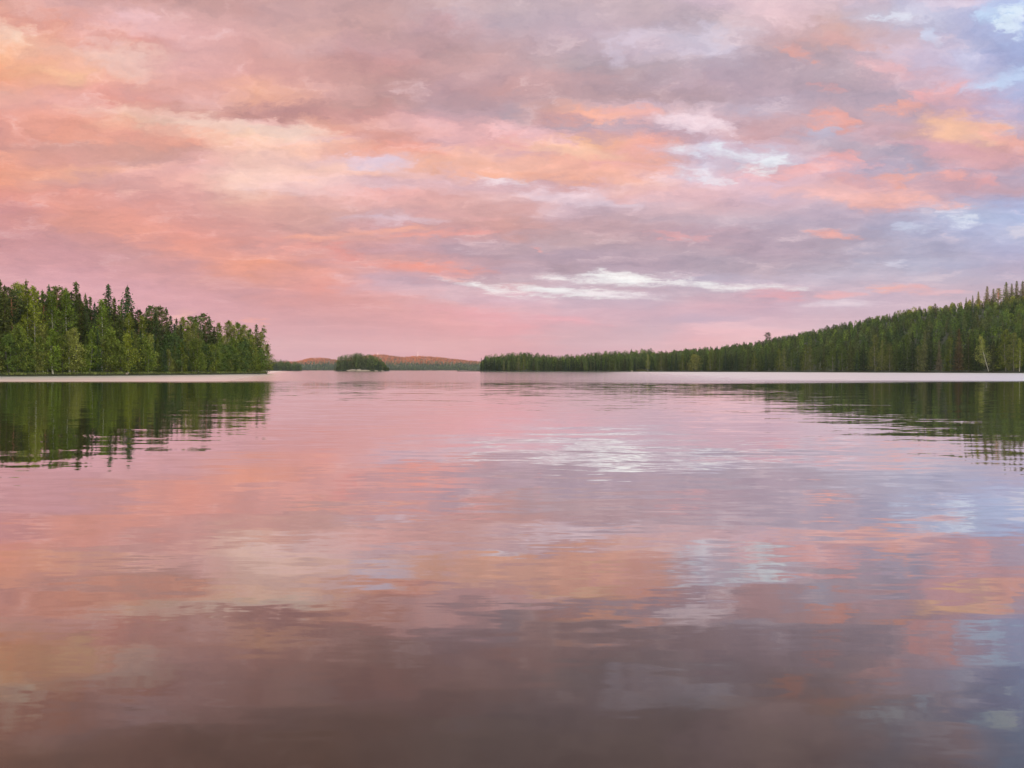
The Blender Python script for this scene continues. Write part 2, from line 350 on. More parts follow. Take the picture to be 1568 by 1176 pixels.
def foliage_mat(name, use_attr=False, transl=0.10):
    m, t, out = material(name)
    if use_attr:
        a = t.new('ShaderNodeAttribute', attribute_name='tint')
        base = a.outputs['Color']
    else:
        oi = t.new('ShaderNodeObjectInfo')
        base = oi.outputs['Color']
    geo = t.new('ShaderNodeNewGeometry')
    rnd = t.maprange(geo.outputs['Random Per Island'], 0, 1, 0.55, 1.45)
    clump = t.noise(geo.outputs['Position'], 0.55, 2.0, 0.6)       # old and fresh growth by the branch
    rnd = t.math('MULTIPLY', rnd, t.maprange(clump.outputs['Fac'], 0.32, 0.68, 0.55, 1.5))
    hue = t.new('ShaderNodeHueSaturation')
    W_ = t.maprange(t.math('FRACT', t.math('MULTIPLY', geo.outputs['Random Per Island'], 37.7)), 0, 1, 0.485, 0.515)
    t.put(hue.inputs['Hue'], W_)
    t.put(hue.inputs['Value'], rnd)
    t.put(hue.inputs['Color'], base)
    d = t.new('ShaderNodeBsdfDiffuse')
    t.put(d.inputs[0], hue.outputs[0])
    tr = t.new('ShaderNodeBsdfTranslucent')
    t.put(tr.inputs[0], hue.outputs[0])
    mx = t.new('ShaderNodeMixShader')
    mx.inputs[0].default_value = transl
    t.l.new(d.outputs[0], mx.inputs[1])
    t.l.new(tr.outputs[0], mx.inputs[2])
    t.l.new(mx.outputs[0], out.inputs[0])
    return m


def bark_mat(name, low, high, split, marks=None):
    """Bark whose colour changes up the stem, with blotches of its own."""
    m, t, out = material(name)
    tcd = t.new('ShaderNodeTexCoord')
    sp = t.new('ShaderNodeSeparateXYZ')
    t.l.new(tcd.outputs['Object'], sp.inputs[0])
    n = t.noise(tcd.outputs['Object'], 1.6, 4.0, 0.6)
    h = t.math('ADD', sp.outputs[2], t.math('MULTIPLY', t.math('SUBTRACT', n.outputs[0], 0.5), 4.0))
    c = t.mix(t.maprange(h, split[0], split[1]), low, high)
    if marks:
        mp = t.new('ShaderNodeMapping')
        mp.inputs[3].default_value = (2.0, 2.0, 5.0)
        t.l.new(tcd.outputs['Object'], mp.inputs[0])
        n2 = t.noise(mp.outputs[0], 1.0, 3.0, 0.7)
        c = t.mix(t.maprange(n2.outputs[0], 0.56, 0.64), c, marks)
    b = t.new('ShaderNodeBsdfPrincipled')
    t.put(b.inputs['Base Color'], c)
    b.inputs['Roughness'].default_value = 0.9
    t.l.new(b.outputs[0], out.inputs[0])
    return m


def ground_mat(name, a, b_, scale):
    m, t, out = material(name)
    tcd = t.new('ShaderNodeTexCoord')
    n = t.noise(tcd.outputs['Object'], scale, 6.0, 0.65)
    c = t.mix(t.maprange(n.outputs[0], 0.35, 0.65), a, b_)
    b = t.new('ShaderNodeBsdfPrincipled')
    t.put(b.inputs['Base Color'], c)
    b.inputs['Roughness'].default_value = 0.95
    bp = t.new('ShaderNodeBump')
    bp.inputs['Strength'].default_value = 0.6
    bp.inputs['Distance'].default_value = 0.2
    t.l.new(n.outputs[0], bp.inputs['Height'])
    t.l.new(bp.outputs[0], b.inputs['Normal'])
    t.l.new(b.outputs[0], out.inputs[0])
    return m


M_LEAF = foliage_mat('leaves')
M_MASS = foliage_mat('far_leaves', use_attr=True)
M_SPRUCE = bark_mat('spruce_bark', (.07, .055, .045, 1), (.09, .065, .05, 1), (6, 14))
M_PINE = bark_mat('pine_bark', (.11, .085, .07, 1), (.34, .16, .085, 1), (7, 13))
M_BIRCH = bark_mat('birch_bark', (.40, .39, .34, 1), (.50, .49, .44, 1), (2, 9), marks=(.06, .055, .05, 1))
M_GREYBIRCH = bark_mat('grey_birch_bark', (.16, .15, .13, 1), (.22, .21, .18, 1), (2, 9), marks=(.06, .055, .05, 1))  # duller bark so the pale stems show less
M_ALDER = bark_mat('alder_bark', (.12, .11, .095, 1), (.17, .155, .13, 1), (2, 8))
M_FLOOR = ground_mat('forest_floor', (.014, .022, .008, 1), (.032, .036, .014, 1), 0.15)
M_ROCK = ground_mat('granite', (.20, .17, .145, 1), (.36, .31, .26, 1), 0.6)
M_WOODS = ground_mat('woodland_ground', (.05, .05, .02, 1), (.085, .065, .03, 1), 0.02)


# ------------------------------------------------------------------ mesh helpers
def quad_mesh(name, q, mats, mat_idx=None, tint=None):
    """q: (n, 4, 3) array of quads -> one mesh."""
    n = len(q)
    me = bpy.data.meshes.new(name)
    me.vertices.add(n * 4)
    me.vertices.foreach_set('co', np.ascontiguousarray(q, dtype=np.float32).ravel())
    me.loops.add(n * 4)
    me.loops.foreach_set('vertex_index', np.arange(n * 4, dtype=np.int32))
    me.polygons.add(n)
    me.polygons.foreach_set('loop_start', np.arange(0, n * 4, 4, dtype=np.int32))
    if mat_idx is not None:
        me.polygons.foreach_set('material_index', np.asarray(mat_idx, dtype=np.int32))
    for m in mats:
        me.materials.append(m)
    if tint is not None:
        at = me.attributes.new('tint', 'FLOAT_COLOR', 'POINT')
        cc = np.ones((n, 4, 4), dtype=np.float32)
        cc[:, :, :3] = tint[:, None, :]
        at.data.foreach_set('color', cc.ravel())
    me.update()
    return me


def sheet_mesh(name, P, mat):
    """P: (rows, cols, 3) grid of points -> smooth sheet."""
    r, c = P.shape[:2]
    idx = np.arange(r * c).reshape(r, c)
    f = np.stack([idx[:-1, :-1], idx[:-1, 1:], idx[1:, 1:], idx[1:, :-1]], -1).reshape(-1, 4)
    me = bpy.data.meshes.new(name)
    me.vertices.add(r * c)
    me.vertices.foreach_set('co', P.astype(np.float32).ravel())
    me.loops.add(f.size)
    me.loops.foreach_set('vertex_index', f.astype(np.int32).ravel())
    me.polygons.add(len(f))
    me.polygons.foreach_set('loop_start', np.arange(0, f.size, 4, dtype=np.int32))
    me.polygons.foreach_set('use_smooth', np.ones(len(f), dtype=bool))
    me.materials.append(mat)
    me.update()
    return me


def link(name, me, parent=None):
    o = bpy.data.objects.new(name, me)
    COL.objects.link(o)
    if parent:
        o.parent = parent
    return o


def tag(o, label=None, cat=None, group=None, kind=None):
    if label:
        o['label'] = label
    if cat:
        o['category'] = cat
    if group:
        o['group'] = group
    if kind:
        o['kind'] = kind
    return o


def diamonds(c, axis, s, asp, rng):
    """Leaf sprays: a diamond at each centre c, long axis near `axis`, length s, width s*asp."""
    n = len(c)
    a = axis / np.maximum(np.linalg.norm(axis, axis=1, keepdims=True), 1e-6)
    r = rng.normal(size=(n, 3))
    b = np.cross(a, r)
    b /= np.maximum(np.linalg.norm(b, axis=1, keepdims=True), 1e-6)
    s = np.broadcast_to(s, n)[:, None]
    asp = np.broadcast_to(asp, n)[:, None]
    return np.stack([c - a * s * .5, c + b * s * asp * .5, c + a * s * .5, c - b * s * asp * .5], 1)


def tube(pts, rad, sides=7):
    """Tapered tube through pts -> quads."""
    pts = np.asarray(pts, float)
    rings = []
    ang = np.linspace(0, 2 * np.pi, sides, endpoint=False)
    for i, p in enumerate(pts):
        d = pts[min(i + 1, len(pts) - 1)] - pts[max(i - 1, 0)]
        d = d / max(np.linalg.norm(d), 1e-6)
        h = np.array([1., 0, 0]) if abs(d[0]) < .8 else np.array([0, 1., 0])
        a = np.cross(d, h); a /= np.linalg.norm(a)
        b = np.cross(d, a)
        rings.append(p + rad[i] * (np.cos(ang)[:, None] * a + np.sin(ang)[:, None] * b))
    out = []
    for i in range(len(rings) - 1):
        r0, r1 = rings[i], rings[i + 1]
        out.append(np.stack([r0, np.roll(r0, -1, 0), np.roll(r1, -1, 0), r1], 1))
    return np.concatenate(out)


# ------------------------------------------------------------------ tree builders (20 m tall, scaled when planted)
def spruce(rng, H=20.0, rad=.135, low=.05, dens=1.0):
    cs, ax, sz = [], [], []
    z = low * H
    lean = rng.normal(0, .008, 2)
    while z < H * .985:
        f = (z - low * H) / (H * (1 - low))
        r = rad * H * (1 - f) ** .82 * rng.uniform(.72, 1.12) + .12
        nb = max(4, int((9 - 4 * f) * dens * rng.uniform(.75, 1.1)))
        a0 = rng.uniform(0, 6.28)
        for k in range(nb):
            a = a0 + k * 6.283 / nb + rng.normal(0, .22)
            rr = r * rng.uniform(.62, 1.1)
            n = max(2, int(rr * 3.6))
            t = (np.arange(n) + rng.uniform(.2, .9, n)) / n
            droop = rr * (.42 * t - .22 * t ** 2) + rng.normal(0, .07, n)
            c = np.stack([np.cos(a) * rr * t, np.sin(a) * rr * t, z - droop], 1)
            c[:, :2] += rng.normal(0, .10 + .08 * rr, (n, 2)) + lean * z
            d = np.stack([np.full(n, np.cos(a)), np.full(n, np.sin(a)), np.full(n, -.45)], 1) + rng.normal(0, .45, (n, 3))
            cs.append(c); ax.append(d); sz.append(rng.uniform(.42, .85, n) * (1 - .30 * f))
        z += (.52 - .24 * f) * rng.uniform(.8, 1.25) / dens ** .5
    zt = np.linspace(H * .93, H * 1.0, 9)
    cs.append(np.stack([lean[0] * zt, lean[1] * zt, zt], 1)); ax.append(np.tile([0, 0, 1.], (9, 1)) + rng.normal(0, .2, (9, 3))); sz.append(np.full(9, .55))
    c = np.concatenate(cs); s = np.concatenate(sz)
    crown = diamonds(c, np.concatenate(ax), s, rng.uniform(.38, .62, len(s)), rng)
    zz = np.array([-.3, H * .3, H * .7, H * .98])
    trunk = tube(np.stack([lean[0] * zz, lean[1] * zz, zz], 1), [.26, .2, .1, .02])
    return crown, trunk


def pine(rng, H=20.0, low=.5, rad=.125, conic=.35, n_br=34):
    cs, ax, sz = [], [], []
    limbs = []
    bend = rng.normal(0, .35, 2)
    def axis_at(z):
        f = z / H
        return np.array([bend[0] * math.sin(f * 2.4), bend[1] * math.sin(f * 2.9), z])
    for i in range(n_br):
        f = (i + rng.uniform(0, 1)) / n_br
        z = H * (low + (1 - low) * .97 * f)
        prof = (math.sin(min(1, f * 1.25 + .18) * math.pi * .5) if f < .35 else 1.0) * (1 - f) ** conic
        r = rad * H * prof * rng.uniform(.6, 1.15) + .25
        a = i * 2.4 + rng.normal(0, .5)
        p0 = axis_at(z - .35 * r)
        tip = axis_at(z) + np.array([math.cos(a) * r, math.sin(a) * r, rng.uniform(-.05, .25) * r])
        if r > 1.0:
            limbs.append(tube([p0, (p0 + tip) / 2 + [0, 0, -.1 * r], tip], [.075, .05, .02], 5))
        for q in (.5, .78, 1.0):
            n = int(rng.uniform(15, 26) * (.7 + .25 * r / 2))
            c0 = p0 + (tip - p0) * q
            c = c0 + rng.normal(0, 1, (n, 3)) * np.array([.34, .34, .20]) * (.55 + .28 * r)
            cs.append(c)
            ax.append(np.stack([np.full(n, math.cos(a)), np.full(n, math.sin(a)), np.full(n, .35)], 1) + rng.normal(0, .6, (n, 3)))
            sz.append(rng.uniform(.28, .58, n))
    n = 40
    c = axis_at(H * .965) + rng.normal(0, 1, (n, 3)) * [.35, .35, .4]
    cs.append(c); ax.append(rng.normal(0, .5, (n, 3)) + [0, 0, .7]); sz.append(rng.uniform(.3, .5, n))
    for k in range(5):   # dead stubs below the crown
        z = H * rng.uniform(low * .55, low)
        a = rng.uniform(0, 6.28); r = rng.uniform(.5, 1.5)
        p = axis_at(z)
        limbs.append(tube([p, p + [math.cos(a) * r, math.sin(a) * r, -.1]], [.05, .02], 4))
    s = np.concatenate(sz)
    crown = diamonds(np.concatenate(cs), np.concatenate(ax), s, rng.uniform(.4, .7, len(s)), rng)
    zz = np.linspace(-.3, H * .97, 8)
    trunk = tube([axis_at(z) for z in zz], list(.25 - .2 * zz / H), 8)
    return crown, np.concatenate([trunk] + limbs)


def birch(rng, H=20.0, low=.26, rad=.125, n_br=46, leafy=1.0, lean=0.0, bare=0.0):
    cs, ax, sz = [], [], []
    limbs = []
    bx, by = rng.normal(0, .3, 2)
    def axis_at(z):
        f = z / H
        return np.array([lean * z + bx * math.sin(f * 3), by * math.sin(f * 2.5), z])
    for i in range(n_br):
        f = (i + rng.uniform(0, 1)) / n_br
        z = H * (low + (.99 - low) * f)
        prof = math.sin(min(1.0, .22 + f * 1.05) * math.pi) ** .75 if f < .75 else (1 - f) ** .7 * 1.05 + .08
        r = rad * H * max(.12, prof) * rng.uniform(.5, 1.2)
        a = i * 2.4 + rng.normal(0, .4)
        p0 = axis_at(max(z - .75 * r, .15 * H))
        tip = axis_at(z) + np.array([math.cos(a) * r, math.sin(a) * r, .1 * r])
        limbs.append(tube([p0, p0 * .5 + tip * .5 + [0, 0, .08 * r], tip], [.05, .03, .012], 4))
        if rng.uniform() < bare and f > .35:
            continue
        for q in (.55, .85, 1.05):
            n = int(rng.uniform(12, 22) * leafy)
            c0 = p0 + (tip - p0) * q
            c = c0 + rng.normal(0, 1, (n, 3)) * np.array([.36, .36, .42]) * (.5 + .3 * r)
            c[:, 2] -= np.abs(rng.normal(0, .25, n))
            cs.append(c)
            ax.append(rng.normal(0, .6, (n, 3)) + [math.cos(a) * .4, math.sin(a) * .4, -.6])
            sz.append(rng.uniform(.22, .46, n))
    s = np.concatenate(sz)
    crown = diamonds(np.concatenate(cs), np.concatenate(ax), s, rng.uniform(.5, .85, len(s)), rng)
    zz = np.linspace(-.3, H * .97, 8)
    trunk = tube([axis_at(z) for z in zz], list(.19 - .165 * zz / H), 7)
    return crown, np.concatenate([trunk] + limbs), len(trunk)


def alder(rng, H=10.0, rad=.27, n_br=44):
    """Low broad broadleaf, leafy almost to the ground, several stems."""
    cs, ax, sz = [], [], []
    limbs = []
    for k in range(3):
        a = rng.uniform(0, 6.28)
        limbs.append(tube([[0.15 * math.cos(a), .15 * math.sin(a), -.2], [.5 * math.cos(a), .5 * math.sin(a), H * .4], [.9 * math.cos(a), .9 * math.sin(a), H * .85]], [.12, .08, .02], 6))
    for i in range(n_br):
        f = (i + rng.uniform(0, 1)) / n_br
        z = H * (.06 + .92 * f)
        prof = (math.sin(math.pi * min(.97, .18 + .78 * f))) ** .6
        r = rad * H * prof * rng.uniform(.45, 1.15)
        a = i * 2.4 + rng.normal(0, .4)
        for q in (.55, 1.0):
            n = int(rng.uniform(18, 30))
            c0 = np.array([math.cos(a) * r * q, math.sin(a) * r * q, z + .1 * r])
            c = c0 + rng.normal(0, 1, (n, 3)) * np.array([.5, .5, .38])
            cs.append(c)
            ax.append(rng.normal(0, .7, (n, 3)) + [math.cos(a) * .4, math.sin(a) * .4, -.3])
            sz.append(rng.uniform(.26, .5, n))
    s = np.concatenate(sz)
    crown = diamonds(np.concatenate(cs), np.concatenate(ax), s, rng.uniform(.55, .9, len(s)), rng)
    return crown, np.concatenate(limbs)


def kit(fn, mat, count, base_h, **kw):
    out = []
    for k in range(count):
        c, t, *split = fn(np.random.default_rng(100 + k * 17 + len(kw) * 3), **kw)
        idx = None if not split else (np.arange(len(t)) >= split[0]).astype(int)      # twigs of a birch are dark
        out.append((quad_mesh('crown', c, [M_LEAF]), quad_mesh('trunk', t, [mat, M_ALDER], idx), base_h))
    return out


KIT = {
    'spruce': kit(spruce, M_SPRUCE, 5, 20.0, rad=.145, dens=1.45),
    'slim_spruce': kit(spruce, M_SPRUCE, 3, 20.0, rad=.115, low=.06, dens=1.45),
    'pine': kit(pine, M_PINE, 5, 20.0, low=.38, rad=.14, n_br=46, conic=.5),
    'bare_pine': kit(pine, M_PINE, 2, 20.0, low=.58, rad=.13, n_br=30),
    'cone_spruce': kit(spruce, M_PINE, 1, 20.0, low=.36, rad=.18, dens=1.7),
    'birch': kit(birch, M_BIRCH, 5, 20.0, low=.14, rad=.135, n_br=54, leafy=1.25),
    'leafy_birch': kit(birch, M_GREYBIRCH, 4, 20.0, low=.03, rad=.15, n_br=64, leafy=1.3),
    'stem_birch': kit(birch, M_BIRCH, 3, 20.0, low=.42, rad=.12),
    'sparse_birch': kit(birch, M_BIRCH, 2, 20.0, leafy=.55, bare=.4, rad=.08),
    'leaning_birch': kit(birch, M_BIRCH, 1, 20.0, lean=-.22, low=.22, rad=.19, n_br=60),
    'bush_birch': kit(birch, M_BIRCH, 4, 10.0, H=10.0, low=.10, rad=.22, n_br=40, leafy=1.2),
    'alder': kit(alder, M_ALDER, 4, 10.0, rad=.3, n_br=54),
}
SPECIES = {'spruce': 'spruce', 'slim_spruce': 'spruce', 'pine': 'pine', 'bare_pine': 'pine', 'stem_birch': 'birch', 'leafy_birch': 'birch', 'cone_spruce': 'spruce', 'birch': 'birch', 'sparse_birch': 'birch',
           'leaning_birch': 'birch', 'bush_birch': 'birch', 'alder': 'alder'}
GREENS = {   # leaf colour, the word for it
    'spruce': [((.026, .052, .010), 'dark green'), ((.044, .070, .011), 'olive green'), ((.028, .062, .016), 'blue green'), ((.046, .084, .012), 'mid green')],
    'pine': [((.058, .086, .018), 'olive green'), ((.050, .090, .018), 'mid green'), ((.036, .064, .014), 'dark green')],
    'birch': [((.086, .138, .012), 'yellow green'), ((.062, .120, .011), 'fresh green'), ((.096, .142, .022), 'pale green')],
    'alder': [((.048, .098, .013), 'fresh green'), ((.036, .078, .014), 'deep green'), ((.064, .112, .013), 'light green')],
}
TREES = []


def plant(kind, x, y, z, h, wide=1.0, tint=None, label=None, group=None, row=None, px=0, parts=True, yaw=None):
    crown, trunk, base = random.choice(KIT[kind])
    sp = SPECIES[kind]
    g = random.choice(GREENS[sp]) if tint is None else tint
    root = bpy.data.objects.new(sp + '_tree', None)
    COL.objects.link(root)
    root.empty_display_size = 1.0
    root.location = (x, y, z)
    s = h / base
    root.rotation_euler = (0, 0, random.uniform(0, 6.28) if yaw is None else yaw)
    w = s * wide
    root.scale = (w, w, s)
    t = link('trunk', trunk, root)
    c = link('crown', crown, root)
    j = random.uniform(.80, 1.2) * (.62 if label is None and row == 'far' else .8 if row == 'inner' else 1.0)  # far row leaves darkened for its shadowed gaps; inner rows a bit darker
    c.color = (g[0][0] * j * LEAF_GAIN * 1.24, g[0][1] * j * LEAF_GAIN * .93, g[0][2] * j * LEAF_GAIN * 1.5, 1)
    tag(root, label, sp + ' tree', group)
    TREES.append(dict(o=root, sp=sp, h=h, wide=wide, word=g[1], row=row, px=px, hero=label is not None))
    return root


LEAF_GAIN = 1.6

# ------------------------------------------------------------------ water
def structure(name, me, label):
    o = link(name, me)
    tag(o, label, kind='structure')
    return o


m, t, out = material('lake_water')
geo = t.new('ShaderNodeNewGeometry')
psep = t.new('ShaderNodeSeparateXYZ')
t.l.new(geo.outputs['Position'], psep.inputs[0])
wx, wy = psep.outputs[0], psep.outputs[1]


def slope_layer(sx, sy, ang, detail, seed):
    mp = t.new('ShaderNodeMapping')
    mp.inputs[1].default_value = (seed * 13.1, seed * 7.7, seed)
    mp.inputs[2].default_value = (0, 0, R(ang))
    mp.inputs[3].default_value = (sx, sy, 1)
    t.l.new(geo.outputs['Position'], mp.inputs[0])
    n = t.noise(mp.outputs[0], 1.0, detail, 0.5, 0.3)
    return t.vmath('SUBTRACT', n.outputs['Color'], (0.5, 0.5, 0.5)).outputs[0]


def scaled(v, s):
    nd = t.new('ShaderNodeVectorMath', operation='SCALE')
    t.l.new(v, nd.inputs[0])
    t.put(nd.inputs['Scale'], s)
    return nd.outputs[0]


patches = t.noise(t.xyz(t.math('MULTIPLY', wx, 0.05), t.math('MULTIPLY', wy, 0.09), 0.0), 1.0, 3.0, 0.5)
gust = t.maprange(patches.outputs[0], 0.36, 0.66, 0.55, 1.5)
swell = slope_layer(0.20, 0.70, 13, 2.0, 1)        # long lazy waves
ripple = slope_layer(0.75, 2.7, -8, 2.0, 2)       # wavelets
crisp = slope_layer(2.2, 7.5, 4, 1.0, 3)          # cat's-paws
s_all = t.vmath('ADD', scaled(swell, 0.036), scaled(ripple, t.math('MULTIPLY', gust, 0.046))).outputs[0]
s_all = t.vmath('ADD', s_all, scaled(crisp, t.math('MULTIPLY', gust, 0.022))).outputs[0]
s_all = t.vmath('ADD', s_all, scaled(slope_layer(5.0, 17.0, -3, 1.0, 4), 0.014)).outputs[0]
ssep = t.new('ShaderNodeSeparateXYZ')
t.l.new(s_all, ssep.inputs[0])
nrm = t.vmath('NORMALIZE', t.xyz(t.math('MULTIPLY', ssep.outputs[0], 0.45), ssep.outputs[1], 1.0)).outputs[0]
# wind-ruffled water farther out
edge = t.noise(t.xyz(t.math('MULTIPLY', wx, 0.012), t.math('MULTIPLY', wy, 0.03), 4.0), 1.0, 3.0, 0.5)
reach = t.math('ADD', wy, t.math('MULTIPLY', t.math('SUBTRACT', edge.outputs[0], 0.5), 95.0))
reach = t.math('SUBTRACT', reach, t.math('MULTIPLY', wx, 0.14))
ruff = t.maprange(reach, 86.0, 126.0, 0.0, 1.0, 'SMOOTHSTEP')
lane_a = t.maprange(t.math('MULTIPLY_ADD', wy, .29, t.math('ADD', wx, 4.0)), 12.0, -12.0, 0.0, 1.0, 'SMOOTHSTEP')
lane_b = t.maprange(t.math('MULTIPLY_ADD', wy, -.13, wx), -14.0, 40.0, 0.0, 1.0, 'SMOOTHSTEP')
lanes = t.math('MAXIMUM', lane_a, lane_b)
rough = t.math('MULTIPLY_ADD', ruff, t.maprange(lanes, 0.0, 1.0, .09, .30), 0.015)
gl = t.new('ShaderNodeBsdfGlossy', distribution='GGX')
gl.inputs[0].default_value = (.97, .97, .97, 1)
t.put(gl.inputs['Roughness'], rough)
t.put(gl.inputs['Normal'], nrm)
df = t.new('ShaderNodeBsdfDiffuse')
df.inputs[0].default_value = (.034, .022, .016, 1)
inc = t.vmath('DOT_PRODUCT', geo.outputs['Incoming'], nrm).outputs['Value']
cv = t.new('ShaderNodeValToRGB')
el = cv.color_ramp.elements
stops = [(0.0, 1.0), (.07, .95), (.15, .88), (.245, .60), (.342, .28), (.41, .135), (.46, .10), (.7, .04), (1.0, .02)]
while len(el) < len(stops):
    el.new(.5)
for e, (p, v) in zip(el, stops):
    e.position = p
for e, (p, v) in zip(el, stops):
    e.position = p
    e.color = (v, v, v, 1)
t.l.new(inc, cv.inputs[0])
mx = t.new('ShaderNodeMixShader')
t.l.new(cv.outputs[0], mx.inputs[0])
t.l.new(df.outputs[0], mx.inputs[1])
t.l.new(gl.outputs[0], mx.inputs[2])
t.l.new(mx.outputs[0], out.inputs[0])
M_WATER = m
xs = np.linspace(-2900, 2900, 30)
ys = np.linspace(-1900, 4700, 34)
P = np.zeros((len(ys), len(xs), 3))
P[..., 0], P[..., 1] = xs[None, :], ys[:, None]
structure('lake_water', sheet_mesh('lake_water', P, M_WATER), 'calm lake water mirroring the pink evening sky')


# ------------------------------------------------------------------ near wood on the point
SH = np.array([[120, -168], [160, -150], [201, -134], [237, -117.5], [290, -109.5], [335, -106], [347, -112], [352, -135], [360, -200]], float)


def shore_x(y):
    return np.interp(y, SH[:6, 0], SH[:6, 1])


def left_ground(off):
    return 0.55 + 0.5 * min(1.0, off / 4.0) + .07 * max(0.0, off - 4)


def left_spot(px, off):
    """Where the sight line at column px meets the line that lies `off` metres inland of the waterline."""
    k = (px - 784) / F
    y = 120.0
    while y < 420 and k * y > shore_x(y) - off:
        y += 0.5
    return k * y, y


rows_y = np.concatenate([np.linspace(110, 340, 70), np.linspace(342, 352, 6)])
offs = np.array([-2.5, -.6, -.15, 0.05, .5, 1.6, 4, 8, 14, 22, 35, 60, 110, 200])
P = np.zeros((len(rows_y), len(offs), 3))
for i, y in enumerate(rows_y):
    pull = 0.0 if y < 335 else ((y - 335) / 17.0) ** 2 * 40
    drop = 0.0 if y < 340 else (y - 340) / 12.0
    for j, o in enumerate(offs):
        wob = .7 * math.sin(y * .31) + .5 * math.sin(y * .83 + 1)
        z = -1.2 if o < -1 else -.25 if o < -.3 else -.05 if o < 0 else .22 if o < .1 else .55 if o < 1 else left_ground(o) + .15 * math.sin(y * .7 + o)
        P[i, j] = (shore_x(y) - o - pull + wob * (1 if o < 3 else .5), y, z * (1 - drop) - 1.0 * drop)
structure('shore', sheet_mesh('shore', P, M_FLOOR), 'low wooded bank of the near point')

# skyline of the wood: column and row of each tree top
TALL = [  # column, top row, inland offset, kind, width, label
 (-14, 440, 9, 'spruce', 1.1, None), (2, 429, 16, 'spruce', 1.0, None), (8, 436, 8, 'spruce', 1.1, None), (17, 440, 11, 'bare_pine', 1.0, None), (25, 431, 19, 'birch', 1.1, None),
 (40, 428, 24, 'slim_spruce', .8, 'thin dark spruce tip beside the palest birch top over the tall pines'),
 (34, 434, 15, 'birch', 1.0, None),
 (45, 441, 9, 'birch', .9, 'yellow green birch with short white stem above, crowded between dark spruces'),
 (53, 437, 7, 'stem_birch', 1.0, 'tall birch with the longest bare white trunk in the upper wood'),
 (60, 446, 15, 'spruce', 1.0, None), (66, 444, 26, 'slim_spruce', .9, 'small black spruce tip in the gap behind the long white birch trunk'),
 (71, 450, 10, 'pine', .9, None),
 (77, 436, 18, 'slim_spruce', .9, 'pointed dark spruce rising behind the forked white birch'),
 (79, 446, 8, 'stem_birch', 1.0, 'forked birch with upright white trunk below a pointed dark spruce'),
 (85, 438, 24, 'slim_spruce', .8, 'needle-thin spruce tip beside a pointed dark spruce'), (92, 438, 13, 'bare_pine', 1.1, None), (101, 441, 18, 'birch', 1.1, None),
 (106, 447, 8, 'stem_birch', 1.0, None),
 (118, 430, 17, 'spruce', 1.25, 'tallest spruce of the near wood, narrow grey green spire above round pines'),
 (112, 446, 9, 'spruce', .9, None), (124, 449, 10, 'spruce', 1.0, None), (131, 449, 18, 'spruce', .8, None), (139, 453, 20, 'slim_spruce', 1.0, None), (134, 458, 9, 'spruce', .95, None),
 (145, 463, 12, 'spruce', .9, None),
 (155.5, 458, 4.5, 'stem_birch', 1.0, 'tall birch whose white stem shows from crown to grassy bank'),
 (149, 468, 16, 'spruce', 1.0, None),
 (167.5, 436, 15, 'spruce', 1.35, 'tall grey green spruce with pointed crown, narrower of two above the skyline'),
 (164, 456, 8, 'spruce', 1.0, None), (175, 455, 11, 'spruce', 1.15, None), (183, 466, 9, 'spruce', 1.0, None), (186, 460, 22, 'slim_spruce', .8, 'thin dark spruce tip tucked beside the widest cone-crowned spruce'),
 (194.5, 437, 17, 'cone_spruce', 1.0, 'tall spruce with the widest airy cone crown above the near skyline'),
 (203, 470, 10, 'spruce', 1.1, None), (199, 478, 7, 'birch', 1.0, None), (213, 473, 13, 'pine', 1.0, None), (218, 482, 9, 'birch', 1.0, None), (225, 471, 18, 'spruce', 1.0, None),
 (233, 467, 14, 'pine', 1.15, None), (247, 468, 12, 'pine', 1.25, None), (256, 471, 15, 'spruce', 1.1, None), (240, 478, 8, 'spruce', 1.15, None), (263, 483, 10, 'spruce', 1.2, None),
 (272, 487, 16, 'slim_spruce', 1.2, None), (268, 495, 7, 'spruce', 1.1, None), (281, 484, 14, 'birch', 1.2, None), (292, 483, 14, 'pine', 1.0, None), (288, 497, 8, 'birch', 1.1, None),
 (301, 483, 13, 'birch', 1.2, None), (297, 494, 4, 'stem_birch', 1.0, 'birch with thin white stem at mid wood, pale crown before dark round pine'),
 (312, 479, 12, 'pine', 1.35, None), (321, 486, 10, 'spruce', 1.2, None), (329, 500, 9, 'spruce', 1.2, None), (336, 493, 9, 'birch', 1.2, None), (337, 508, 5, 'birch', 1.0, None),
 (350, 490, 9, 'leafy_birch', 1.25, None), (358, 497, 6, 'leafy_birch', 1.2, None), (364, 493, 8, 'leafy_birch', 1.3, None), (373, 496, 6, 'leafy_birch', 1.3, None), (382, 503, 5, 'leafy_birch', 1.3, None),
 (392, 496, 4.5, 'spruce', 1.4, 'pointed broad conifer just inland of the bare-topped birch'),
 (399, 508, 4, 'leafy_birch', 1.4, None),
 (406, 498, 5, 'sparse_birch', 1.5, 'bare-topped thin birch at the outermost end of the point'),
 (409, 526, 2.6, 'leafy_birch', 1.5, None), (387, 512, 3, 'leafy_birch', 1.4, None), (377, 514, 3, 'leafy_birch', 1.3, None), (367, 512, 3, 'leafy_birch', 1.3, None), (354, 514, 3.5, 'leafy_birch', 1.2, None), (344, 512, 4, 'leafy_birch', 1.2, None),
]
for (px, top, off_, kind, wide, lab) in TALL:
    x, y = left_spot(px, off_)
    z = left_ground(off_)
    h = CAM_H + (HY - top) / F * y - z
    pale = None
    plant(kind, x, y, z - .1, h, wide * 1.1, label=lab, row='tall' if lab is None else None, px=px,
          group='tall trees of the near wood')
